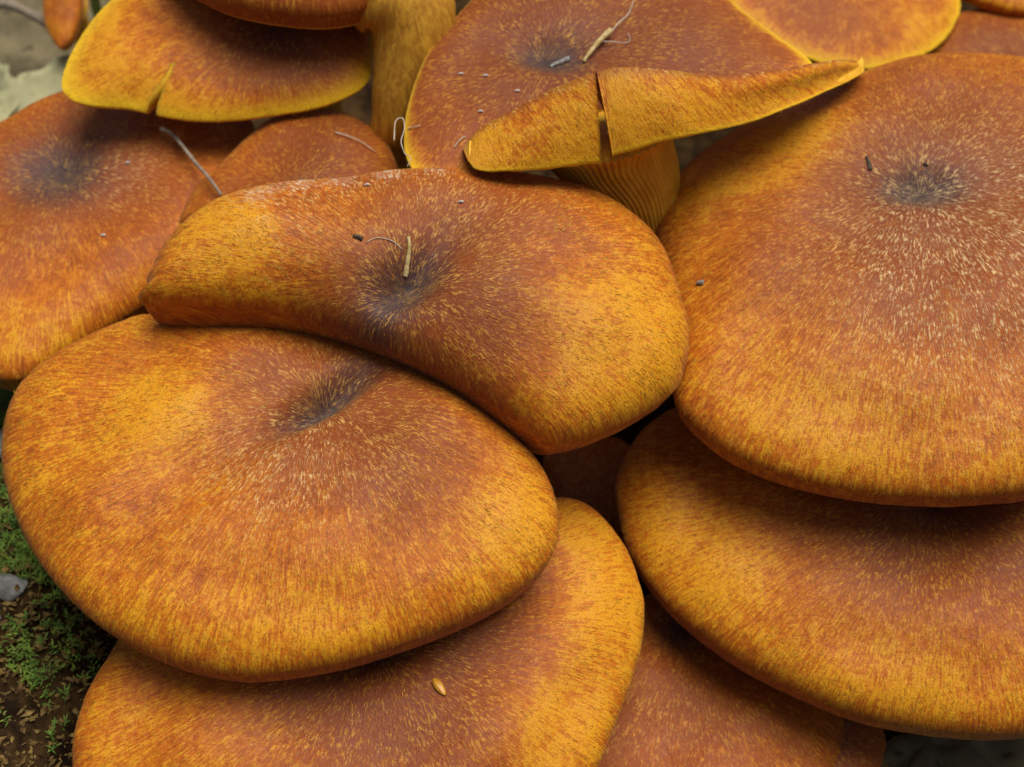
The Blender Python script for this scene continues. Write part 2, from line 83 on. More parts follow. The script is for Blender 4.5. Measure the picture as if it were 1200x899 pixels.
CAPS['R'] = dict(org=(126.03, 125.61, -21.08), tx=6, ty=0, H=4, n=2.6, m=2, D=1, wl=7, ws=7, curl=2.5, seed=14,
    R=[25.0, 25.1, 25.2, 25.4, 25.6, 25.7, 25.9, 26.0, 26.2, 26.3, 26.4, 26.6, 26.6, 26.7, 26.7, 26.6, 26.5, 26.4, 26.3, 26.2, 26.1, 25.9, 25.8, 25.7, 25.5, 25.4, 25.3, 25.2, 25.1, 25.0, 24.9, 24.7, 24.6, 24.4, 24.2, 24.0, 23.8, 23.6, 23.4, 23.3, 23.1, 23.0, 22.8, 22.8, 22.7, 22.6, 22.6, 22.5, 22.5, 22.5, 22.5, 22.6, 22.6, 22.6, 22.7, 22.7, 22.7, 22.8, 22.8, 22.8, 22.8, 22.8, 22.7, 22.6, 22.5, 22.3, 22.1, 22.0, 21.8, 21.7, 21.5, 21.4, 21.3, 21.2, 21.2, 21.2, 21.2, 21.2, 21.3, 21.4, 21.5, 21.6, 21.7, 21.7, 21.6, 21.4, 21.2, 21.0, 20.8, 20.6, 20.4, 20.2, 20.1, 19.9, 19.7, 19.5, 19.3, 19.1, 18.9, 18.7, 18.5, 18.3, 18.1, 18.0, 17.8, 17.7, 17.6, 17.4, 17.3, 17.2, 17.2, 17.1, 17.0, 16.9, 16.9, 16.8, 16.8, 16.7, 16.7, 16.7, 16.6, 16.6, 16.6, 16.6, 16.6, 16.5, 16.5, 16.5, 16.5, 16.5, 16.5, 16.5, 16.6, 16.6, 16.7, 16.7, 16.8, 16.9, 16.9, 17.1, 17.2, 17.3, 17.4, 17.6, 17.7, 17.9, 18.1, 18.3, 18.4, 18.6, 18.9, 19.1, 19.3, 19.5, 19.7, 19.9, 20.1, 20.3, 20.5, 20.7, 20.9, 21.1, 21.3, 21.5, 21.7, 22.0, 22.2, 22.5, 22.8, 23.0, 23.3, 23.5, 23.7, 23.9, 24.1, 24.2, 24.4, 24.5, 24.7, 24.8])
CAPS['S'] = dict(org=(129.21, 150.76, -13.17), tx=8, ty=0, H=4, n=2.6, m=2, D=1, wl=7, ws=7, curl=2, seed=15,
    R=[21.7, 22.1, 22.5, 23.0, 23.4, 23.9, 24.3, 24.7, 25.0, 25.4, 25.7, 26.0, 26.3, 26.6, 26.8, 27.1, 27.4, 27.7, 27.9, 28.2, 28.4, 28.6, 28.8, 29.0, 29.0, 29.0, 28.9, 28.7, 28.5, 28.2, 27.9, 27.6, 27.2, 26.9, 26.6, 26.3, 26.0, 25.7, 25.4, 25.1, 24.8, 24.6, 24.3, 24.1, 23.9, 23.6, 23.3, 23.1, 22.8, 22.5, 22.2, 21.8, 21.4, 21.0, 20.6, 20.3, 19.9, 19.5, 19.2, 18.9, 18.6, 18.3, 18.0, 17.8, 17.6, 17.4, 17.2, 17.0, 16.8, 16.7, 16.6, 16.5, 16.4, 16.3, 16.3, 16.2, 16.2, 16.2, 16.2, 16.2, 16.2, 16.2, 16.3, 16.3, 16.3, 16.2, 16.1, 16.1, 16.0, 15.9, 15.9, 15.8, 15.7, 15.7, 15.7, 15.6, 15.3, 14.7, 14.1, 13.6, 13.2, 13.0, 12.7, 12.5, 12.3, 12.1, 11.9, 11.8, 11.6, 11.5, 11.3, 11.2, 11.1, 11.0, 10.8, 10.7, 10.6, 10.6, 10.5, 10.5, 10.5, 10.4, 10.4, 10.4, 10.4, 10.5, 10.5, 10.5, 10.5, 10.6, 10.6, 10.6, 10.7, 10.7, 10.8, 10.8, 10.9, 10.9, 11.0, 11.0, 11.1, 11.1, 11.2, 11.3, 11.4, 11.5, 11.6, 11.7, 11.8, 12.0, 12.2, 12.3, 12.5, 12.7, 13.0, 13.2, 13.5, 13.7, 14.0, 14.4, 14.7, 15.0, 15.4, 15.7, 16.1, 16.5, 16.8, 17.2, 17.5, 17.8, 18.1, 18.4, 18.7, 19.0, 19.4, 19.8, 20.1, 20.5, 20.9, 21.3])
CAPS['T'] = dict(org=(-121.08, 166.37, -32.43), tx=20, ty=-15, H=3, n=2.6, m=2, D=0.3, wl=2, ws=2, curl=2, seed=16, und=0.1,
    R=[4.1, 4.1, 4.1, 4.1, 4.1, 4.1, 4.2, 4.2, 4.2, 4.3, 4.3, 4.3, 4.4, 4.5, 4.5, 4.6, 4.7, 4.7, 4.8, 4.9, 5.0, 5.2, 5.3, 5.4, 5.6, 5.8, 6.0, 6.2, 6.4, 6.7, 6.9, 7.2, 7.6, 8.0, 8.4, 8.9, 9.4, 9.9, 10.4, 10.9, 11.4, 11.8, 12.3, 12.8, 13.3, 13.9, 14.5, 15.0, 15.6, 16.1, 16.4, 16.6, 16.6, 16.5, 16.4, 16.2, 16.0, 15.7, 15.5, 15.2, 15.0, 14.7, 14.5, 14.2, 13.8, 13.4, 13.0, 12.5, 12.0, 11.5, 11.0, 10.6, 10.2, 9.8, 9.5, 9.2, 9.0, 8.8, 8.6, 8.4, 8.3, 8.1, 8.0, 7.9, 7.8, 7.7, 7.6, 7.5, 7.4, 7.4, 7.3, 7.3, 7.3, 7.2, 7.2, 7.2, 7.2, 7.2, 7.2, 7.2, 7.2, 7.2, 7.3, 7.3, 7.3, 7.4, 7.4, 7.5, 7.6, 7.6, 7.7, 7.8, 7.9, 8.0, 8.1, 8.3, 8.4, 8.6, 8.7, 8.9, 9.0, 9.2, 9.4, 9.6, 9.8, 10.1, 10.3, 10.6, 10.9, 11.2, 11.6, 11.9, 12.3, 12.4, 12.2, 12.1, 11.8, 11.5, 11.2, 10.9, 10.5, 10.1, 9.7, 9.3, 8.9, 8.5, 8.1, 7.8, 7.4, 7.1, 6.9, 6.6, 6.4, 6.2, 6.0, 5.8, 5.6, 5.5, 5.3, 5.2, 5.1, 5.0, 4.9, 4.8, 4.7, 4.6, 4.5, 4.5, 4.4, 4.4, 4.3, 4.3, 4.2, 4.2, 4.2, 4.1, 4.1, 4.1, 4.1, 4.1])
CAPS['J'] = dict(org=(17.31, 17.98, -63.82), tx=8, ty=0, H=6, n=2.3, m=2, D=1, wl=7, ws=7, curl=4, seed=17,
    R=[11.4, 11.5, 11.6, 11.8, 11.9, 12.1, 12.3, 12.4, 12.6, 12.9, 13.1, 13.4, 13.6, 13.9, 14.2, 14.6, 14.9, 15.3, 15.7, 16.1, 16.5, 16.9, 17.3, 17.7, 18.1, 18.5, 18.9, 19.3, 19.7, 20.0, 20.3, 20.6, 20.8, 21.0, 21.1, 21.3, 21.4, 21.5, 21.6, 21.6, 21.7, 21.7, 21.8, 21.7, 21.7, 21.6, 21.4, 21.3, 21.1, 20.9, 20.7, 20.5, 20.3, 20.1, 19.9, 19.7, 19.4, 19.2, 19.0, 18.7, 18.4, 18.0, 17.7, 17.2, 16.7, 16.2, 15.6, 15.1, 14.5, 14.0, 13.5, 13.1, 12.7, 12.3, 11.9, 11.6, 11.3, 11.0, 10.8, 10.5, 10.3, 10.1, 9.9, 9.8, 9.6, 9.5, 9.4, 9.3, 9.2, 9.1, 9.0, 8.9, 8.9, 8.8, 8.8, 8.8, 8.7, 8.7, 8.7, 8.7, 8.7, 8.8, 8.8, 8.8, 8.9, 8.9, 8.9, 8.9, 8.9, 8.9, 8.9, 9.0, 9.0, 9.0, 9.0, 9.0, 9.1, 9.1, 9.1, 9.2, 9.2, 9.2, 9.2, 9.3, 9.3, 9.4, 9.4, 9.4, 9.5, 9.5, 9.6, 9.6, 9.7, 9.7, 9.8, 9.8, 9.9, 9.9, 10.0, 10.0, 10.0, 10.1, 10.1, 10.1, 10.1, 10.2, 10.2, 10.2, 10.2, 10.2, 10.2, 10.2, 10.2, 10.2, 10.2, 10.2, 10.2, 10.2, 10.3, 10.3, 10.3, 10.4, 10.4, 10.4, 10.5, 10.6, 10.6, 10.7, 10.7, 10.8, 10.8, 10.8, 10.9, 10.9, 11.0, 11.0, 11.1, 11.1, 11.2, 11.3])
PATCH = {'A': [(-27.3, 7.1, 9.2, 'gold', 0.9), (-38.2, -0.5, 11.7, 'gold', 0.3), (39.5, -16.1, 11.7, 'gold', 0.55), (18.8, -4.5, 15.1, 'purple', 0.6), (-3.2, -9.8, 15.1, 'pale', 0.7), (10.7, -2.4, 21.8, 'purple', 0.3), (-6.4, -31.4, 25.1, 'gold', 0.25), (7.5, 18.9, 7.5, 'grey', 0.35)],
    'B': [(-37.8, 1.3, 8.5, 'gold', 1.0), (-20.5, -1.2, 10.2, 'gold', 0.3), (31.7, -15.0, 13.6, 'gold', 0.8), (41.9, -22.8, 11.9, 'gold', 0.45), (12.5, -17.8, 15.3, 'purple', 0.7), (-8.8, -8.6, 10.2, 'grey', 0.5), (5.7, 4.9, 15.3, 'purple', 0.5), (-16.9, -12.4, 10.2, 'purple', 0.4), (-34.7, 12.9, 4.4, 'frost', 0.7), (-26.7, 16.9, 3.7, 'frost', 1.0), (-18.2, 17.9, 3.7, 'frost', 1.0), (-9.0, 19.0, 3.7, 'frost', 1.0), (0.4, 20.2, 3.4, 'frost', 0.7), (8.9, 8.4, 20.4, 'pale', 0.25), (-29.3, 8.2, 11.9, 'pale', 0.5)],
    'C': [(-32.2, 9.6, 10.3, 'gold', 1.0), (-19.3, 16.3, 9.4, 'gold', 0.7), (-41.3, 8.1, 9.4, 'gold', 0.5), (-19.3, -52.8, 37.5, 'gold', 0.45), (2.9, -28.5, 24.3, 'pale', 1.0), (19.5, -9.2, 22.5, 'pale', 0.9), (-3.9, -29.9, 31.8, 'purple', 0.5), (11.0, 14.9, 22.5, 'purple', 0.4), (1.8, 0.7, 6.6, 'grey', 0.7), (-14.5, -6.8, 22.5, 'purple', 0.3)],
    'D': [(-45.7, -14.0, 13.0, 'gold', 0.6), (-12.6, -41.0, 27.8, 'gold', 0.4), (-10.1, -15.1, 20.4, 'purple', 0.8), (11.9, -15.5, 20.4, 'purple', 0.6)],  # purple: dark centre plus painted shade from the largest cap above
    'E': [(46.3, 3.8, 10.1, 'gold', 0.9), (41.6, 19.8, 8.4, 'gold', 0.6), (34.2, -17.7, 10.1, 'gold', 0.8), (-28.8, -19.7, 15.2, 'gold', 0.35), (5.3, -11.9, 18.6, 'purple', 1.0)],  # purple: dark centre plus painted shade from the broad cap above
    'F': [(-1.3, -22.4, 16.8, 'purple', 0.5), (-4.8, -22.4, 7.5, 'pale', 0.25)],
    'H': [(-1.0, -2.5, 12.1, 'grey', 0.7), (4.7, -0.0, 22.2, 'purple', 0.6), (3.7, -43.2, 20.2, 'gold', 0.35), (15.2, -2.2, 10.1, 'pale', 0.5)],
    'K': [(2.5, -7.2, 15.9, 'purple', 1.0), (0.3, -4.1, 11.9, 'grey', 0.4), (-32.8, -15.8, 11.9, 'gold', 0.5)],
    'N': [(-7.3, -4.4, 18.6, 'purple', 0.8), (19.9, -0.2, 24.2, 'purple', 1.0), (3.7, -0.2, 7.4, 'grey', 0.7), (-17.7, -28.9, 6.5, 'gold', 0.2)],
    'I': [(-9.5, 8.4, 11.3, 'gold', 0.3), (7.3, 15.5, 11.3, 'purple', 0.7)],  # purple paints in the shade that the torn cap throws here
    'Q': [(-7.5, -16.7, 15.8, 'purple', 0.3), (20.7, -16.5, 9.1, 'gold', 0.8)],
    'R': [(-7.6, 5.9, 13.6, 'purple', 0.6)],
    'L': [(-5.9, -22.0, 15.6, 'purple', 0.3)]}
DEBRIS['twig'] = [(-78.93, 78.53, -1.59), (-76.07, 76.62, -1.73), (-73.31, 72.67, -1.62), (-69.81, 67.52, -2.17), (-65.28, 58.2, 1.79), (-62.26, 54.53, -0.14)]
DEBRIS['fibre_wisp'] = [(-23.88, 47.33, 21.0), (-23.7, 52.05, 22.0), (-22.35, 53.14, 22.0), (-21.85, 49.62, 22.0), (-22.38, 45.87, 22.0), (-21.54, 42.18, 22.0), (-20.28, 40.62, 22.0), (-20.95, 39.19, 21.0)]
DEBRIS['thread'] = [(-27.89, 18.76, 19.74), (-26.3, 19.82, 19.86), (-24.36, 20.03, 19.45), (-22.73, 19.78, 18.78), (-21.28, 19.12, 17.59)]
DEBRIS['straw'] = [(-20.01, 21.18, 19.02), (-19.84, 20.01, 17.98), (-20.01, 18.47, 16.29), (-20.36, 17.21, 14.65), (-20.71, 16.13, 13.07)]
DEBRIS['speck_b'] = [(-30.52, 19.81, 20.55), (-29.53, 19.56, 20.34), (-28.71, 19.3, 20.13)]
DEBRIS['stalk'] = [(15.3, 73.7, 20.74), (16.8, 75.53, 21.94), (19.03, 77.86, 23.29), (21.27, 79.83, 24.26)]
DEBRIS['root'] = [(21.07, 79.39, 23.94), (22.8, 82.06, 24.45), (24.91, 84.44, 24.75), (25.96, 87.66, 24.7), (26.64, 90.49, 24.6)]
DEBRIS['root2'] = [(19.39, 77.8, 22.93), (21.57, 77.63, 22.98), (23.73, 77.21, 23.1), (25.19, 77.71, 23.19), (24.93, 80.33, 23.48)]
DEBRIS['bark_bit'] = [(8.22, 73.9, 19.31), (9.51, 74.83, 19.27), (10.98, 75.4, 19.51), (12.27, 75.83, 19.87)]
DEBRIS['seed'] = [(-14.8, -46.97, -30.73), (-13.79, -48.54, -30.81), (-12.47, -50.47, -31.09)]
DEBRIS['flake_c'] = [(74.28, 54.02, 11.27), (74.73, 52.64, 10.58), (74.99, 51.24, 9.92)]
DEBRIS['grain_c'] = [(86.27, 52.96, 10.31), (87.1, 52.38, 10.11)]
DEBRIS['grain_d'] = [(37.65, 26.42, 1.11), (38.78, 25.98, 1.79)]
DEBRIS['specks'] = [(-6.5, 55.73, 21.71), (1.07, 62.56, 21.61), (-5.56, 67.01, 22.15), (-10.79, 68.07, 21.78), (-85.89, 71.13, -5.3), (-88.41, 49.85, -7.54), (-28.64, 33.6, 21.22), (-10.06, 29.81, 20.12)]
DEBRIS['slit'] = [(-74.5, 82.69, 13.47), (-75.7, 79.71, 11.58), (-77.61, 76.93, 8.83), (-78.85, 75.55, 6.85)]
DEBRIS['thread_k'] = [(-38.63, 69.53, 4.86), (-35.4, 68.17, 4.76), (-32.61, 67.24, 3.85), (-29.8, 65.78, 2.47)]
DEBRIS['thread_n'] = [(-21.46, 53.5, 19.1), (-20.01, 52.97, 20.06), (-18.76, 52.93, 20.34)]
DEBRIS['thread_n2'] = [(-11.6, 46.29, 20.17), (-10.75, 47.43, 20.94), (-9.38, 48.83, 21.04)]
LOBES['left'] = ([(-9.99, 45.0, 20.95), (-6.84, 46.0, 24.99), (-1.7, 46.5, 28.5), (5.06, 47.0, 32.6), (10.88, 47.0, 35.97), (16.31, 47.0, 38.46)],
    [(-8.65, 39.0, 22.72), (-6.6, 37.0, 22.0), (-0.84, 36.0, 22.64), (5.9, 36.0, 23.09), (11.77, 36.0, 23.97), (17.45, 36.0, 24.85)])
LOBES['right'] = ([(16.48, 47.0, 38.46), (19.93, 47.0, 39.5), (24.07, 47.0, 39.7), (31.71, 48.0, 38.11), (40.71, 51.64, 34.04), (48.24, 56.28, 31.08), (56.1, 61.92, 28.03), (64.38, 68.57, 24.48), (70.1, 74.22, 20.84), (74.69, 78.47, 17.15), (77.27, 81.07, 13.56)],
    [(19.73, 36.0, 26.6), (23.38, 36.5, 27.47), (28.43, 38.0, 28.16), (34.33, 39.33, 28.77), (42.48, 44.3, 26.61), (50.07, 49.94, 24.39), (57.93, 56.58, 22.55), (64.64, 63.2, 20.41), (70.04, 69.28, 18.1), (74.18, 73.97, 16.5), (76.35, 77.07, 15.94)])

# ------------------------------------------------------------------ helpers
rng = np.random.default_rng(7)
random.seed(7)
COL = scene.collection

def frame(tx, ty):
    a, b = math.radians(tx), math.radians(ty)
    n = np.array([math.sin(b), -math.sin(a) * math.cos(b), math.cos(a) * math.cos(b)])
    ex = np.array([1.0, 0, 0]); ex -= n * ex.dot(n); ex /= np.linalg.norm(ex)
    return ex, np.cross(n, ex), n

def profile(nt,c):
    """top-of-cap then curled margin; returns s, base height factor pieces"""
    t=np.linspace(0,1,nt)
    return 1-(1-t)**2.0
def cap_local(R,c,nt=46):
    """R: radii (mm) by local azimuth. returns local xyz (nphi, nrows, 3) : top rows then margin rows"""
    n=len(R); ph=np.arange(n)*2*np.pi/n
    s=profile(nt,c)[None,:]; Rr=R[:,None]
    k0=np.exp(-.5*((np.arange(n)-n//2)/(n*.075))**2); k0/=k0.sum()
    Rs=np.real(np.fft.ifft(np.fft.fft(R)*np.fft.fft(np.roll(k0,-(n//2)))))
    q=np.clip(Rs/R,.6,1.42)[:,None]
    rho=Rr*s*(q*(1-s*s)+s*s)                            # inner contours rounder than the margin
    x=rho*np.cos(ph)[:,None]; y=rho*np.sin(ph)[:,None]
    near=np.clip((Rr-10)/28,0,1)
    nn=1.75+(c['n']-1.75)*near*near*(3-2*near)          # short sides fall away gently, long sides stay flat-topped
    h=c['H']*np.clip(1-s**nn,0,1)**(1/c['m'])*np.ones_like(rho)
    if 'dm' in c:                                        # pillow: height follows the distance from the margin
        ox=R*np.cos(ph); oy=R*np.sin(ph)
        ex_=np.roll(ox,-1)-ox; ey_=np.roll(oy,-1)-oy; l2=ex_**2+ey_**2
        px=x[...,None]-ox; py=y[...,None]-oy
        tt=np.clip((px*ex_+py*ey_)/l2,0,1)
        ds=np.sqrt(((px-tt*ex_)**2+(py-tt*ey_)**2).min(-1)); ds[:,-1]=0
        hp=c['H']*np.clip(1-(1-np.clip(ds/c['dm'],0,1))**c['n'],0,1)**(1/c['m'])
        h=hp*.75+h*.25
    da=math.radians(c.get('da',0)); xd=x-c.get('dx',0); yd=y-c.get('dy',0); u=xd*math.cos(da)+yd*math.sin(da); v=-xd*math.sin(da)+yd*math.cos(da)
    fade=np.clip((1-s)/np.clip(13/Rr,.25,.95),0,1); fade=fade*fade*(3-2*fade)
    h=h-c['D']*np.exp(-(u/c['wl'])**2-(v/c['ws'])**2)*fade
    h=h-c.get('D2',0)*np.exp(-(u/(c['wl']*3))**2-(v/(c['ws']*3.2))**2)*fade
    k=c.get('seed',0)
    und=np.sin(x*.13+k)*np.cos(y*.11+k*1.7)+.6*np.sin(x*.23-y*.17+k*2.3)+.5*np.cos(y*.29+x*.08+k*.7)
    h=h+c.get('und',.5)*und*fade
    for (bx,by,bw,bh) in c.get('bumps',()):
        h=h+bh*np.exp(-((x-bx)**2+(y-by)**2)/bw**2)*fade
    # scalloped margin: the rim plane itself waves up and down
    wave=c.get('wave',0)*(np.sin(3*ph+k)+.6*np.sin(5*ph+2*k))[:,None]
    h=h+wave*s**3
    th=np.linspace(0,np.pi*.92,9)[1:][None,:]
    cr=c['curl']
    zc=-cr*np.sin(th)*np.ones_like(Rr)
    zc=-cr*(1-np.cos(th))*.75*np.ones_like(Rr)
    rc=Rr-cr*(1-np.cos(th))*.18-cr*.25*(th>1.8)*(th-1.8)
    zc=zc+wave
    top=np.stack([x,y,h],-1)
    mar=np.stack([rc*np.cos(ph)[:,None],rc*np.sin(ph)[:,None],zc],-1)
    return top,mar


def smooth(o):
    me = o.data
    me.polygons.foreach_set('use_smooth', [True] * len(me.polygons))
    me.update()

def empty(name, loc, label, cat, group=None):
    o = bpy.data.objects.new(name, None)
    COL.objects.link(o)
    o.location = loc
    o.empty_display_size = 0.01
    o['label'] = label; o['category'] = cat
    if group: o['group'] = group
    return o

def mesh(name, verts, faces, mats, parent=None, sm=True, uvmats=None):
    """verts in metres, world space; children keep world shape because parents are unrotated"""
    off = np.array(parent.location) if parent else np.zeros(3)
    if parent and parent.parent: off = off + np.array(parent.parent.location)
    me = bpy.data.meshes.new(name)
    me.from_pydata((np.asarray(verts, float) - off).tolist(), [], [tuple(int(i) for i in f) for f in faces])
    for m in (mats if isinstance(mats, (list, tuple)) else [mats]): me.materials.append(m)
    o = bpy.data.objects.new(name, me)
    COL.objects.link(o)
    if parent: o.parent = parent
    if sm: smooth(o)
    return o

def tag(o, label=None, cat=None, group=None, kind=None):
    if label: o['label'] = label
    if cat: o['category'] = cat
    if group: o['group'] = group
    if kind: o['kind'] = kind
    return o

def recenter(o):
    """move a lone mesh's origin to its own base"""
    me = o.data
    co = np.empty(len(me.vertices) * 3); me.vertices.foreach_get('co', co); co = co.reshape(-1, 3)
    c = co.mean(0); c[2] = co[:, 2].min()
    me.vertices.foreach_set('co', (co - c).ravel()); o.location = Vector(c) + o.location
    me.update(); return o

def spline(P, k):
    P = np.asarray(P, float)
    Q = np.vstack([2 * P[0] - P[1], P, 2 * P[-1] - P[-2]])
    out = []
    for i in range(1, len(Q) - 2):
        p0, p1, p2, p3 = Q[i - 1], Q[i], Q[i + 1], Q[i + 2]
        for t in np.linspace(0, 1, k, endpoint=False):
            out.append(.5 * (2 * p1 + (p2 - p0) * t + (2 * p0 - 5 * p1 + 4 * p2 - p3) * t * t + (3 * p1 - p0 - 3 * p2 + p3) * t ** 3))
    out.append(P[-1])
    return np.array(out)

def tube(path, rad, seg=10, flat=1.0, cap=True, ridge=None):
    """verts/faces of a tube along a path; rad = radius per point"""
    path = np.asarray(path, float); n = len(path)
    rad = np.broadcast_to(np.asarray(rad, float), (n,))
    tan = np.gradient(path, axis=0); tan /= np.linalg.norm(tan, axis=1)[:, None] + 1e-12
    ref = np.array([0, 0, 1.0]) if abs(tan[0][2]) < .8 else np.array([0, 1.0, 0])
    V, Fc = [], []
    a = np.arange(seg) * 2 * np.pi / seg
    for i in range(n):
        u = np.cross(tan[i], ref); u /= np.linalg.norm(u) + 1e-12
        w = np.cross(u, tan[i])
        for k in range(seg):
            rr = rad[i] * (1 + (ridge(i / (n - 1), a[k]) if ridge else 0))
            V.append(path[i] + u * math.cos(a[k]) * rr + w * math.sin(a[k]) * rr * flat)
    for i in range(n - 1):
        for k in range(seg):
            Fc.append((i * seg + k, i * seg + (k + 1) % seg, (i + 1) * seg + (k + 1) % seg, (i + 1) * seg + k))
    if cap:
        Fc.append(tuple(range(seg))[::-1]); Fc.append(tuple((n - 1) * seg + k for k in range(seg)))
    return np.array(V), Fc

# ------------------------------------------------------------------ materials
class NT:
    def __init__(s, name):
        s.m = bpy.data.materials.new(name); s.m.use_nodes = True
        s.t = s.m.node_tree; s.b = s.t.nodes['Principled BSDF']
    def n(s, typ, **k):
        o = s.t.nodes.new(typ)
        for a, v in k.items(): setattr(o, a, v)
        return o
    def put(s, sock, v):
        if hasattr(v, 'is_output') or isinstance(v, bpy.types.NodeSocket): s.t.links.new(v, sock)
        else: sock.default_value = v
    def math(s, op, a, b=0.0, c=0.0, clamp=False):
        o = s.n('ShaderNodeMath', operation=op, use_clamp=clamp)
        s.put(o.inputs[0], a); s.put(o.inputs[1], b); s.put(o.inputs[2], c)
        return o.outputs[0]
    def mix(s, f, a, b, blend='MIX'):
        o = s.n('ShaderNodeMix', data_type='RGBA', blend_type=blend)
        s.put(o.inputs[0], f); s.put(o.inputs[6], a if not isinstance(a, tuple) else (*a, 1)); s.put(o.inputs[7], b if not isinstance(b, tuple) else (*b, 1))
        return o.outputs[2]
    def noise(s, vec, scale, det=3.0, rough=.55, dist=0.0):
        o = s.n('ShaderNodeTexNoise')
        if vec is not None: s.put(o.inputs['Vector'], vec)
        o.inputs['Scale'].default_value = scale; o.inputs['Detail'].default_value = det
        o.inputs['Roughness'].default_value = rough; o.inputs['Distortion'].default_value = dist
        return o.outputs['Fac']
    def ramp(s, f, lo, hi):
        o = s.n('ShaderNodeMapRange', interpolation_type='SMOOTHSTEP')
        s.put(o.inputs[0], f); o.inputs[1].default_value = lo; o.inputs[2].default_value = hi
        return o.outputs[0]
    def attr(s, name):
        return s.n('ShaderNodeAttribute', attribute_name=name)
    def geo(s):
        return s.n('ShaderNodeNewGeometry').outputs['Position']
    def bump(s, h, dist, strength=1.0, nrm=None):
        o = s.n('ShaderNodeBump'); o.inputs['Distance'].default_value = dist; o.inputs['Strength'].default_value = strength
        s.put(o.inputs['Height'], h)
        if nrm is not None: s.put(o.inputs['Normal'], nrm)
        return o.outputs[0]
    def fin(s, col, rough=.6, nrm=None, spec=.4, sss=0.0, rad=(.8, .3, .08)):
        s.put(s.b.inputs['Base Color'], col if not isinstance(col, tuple) else (*col, 1)); s.put(s.b.inputs['Roughness'], rough)
        s.b.inputs['Specular IOR Level'].default_value = spec
        if nrm is not None: s.put(s.b.inputs['Normal'], nrm)
        if sss:
            s.b.inputs['Subsurface Weight'].default_value = sss
            s.b.inputs['Subsurface Radius'].default_value = rad
            s.b.inputs['Subsurface Scale'].default_value = 0.0025
        return s.m

ORANGE = (0.50, 0.132, 0.004)
RUST = (0.32, 0.071, 0.005)
GOLD = (0.69, 0.305, 0.008)
PURPLE = (0.140, 0.034, 0.013)
SLATE = (0.034, 0.032, 0.040)
BUFF = (0.64, 0.46, 0.22)

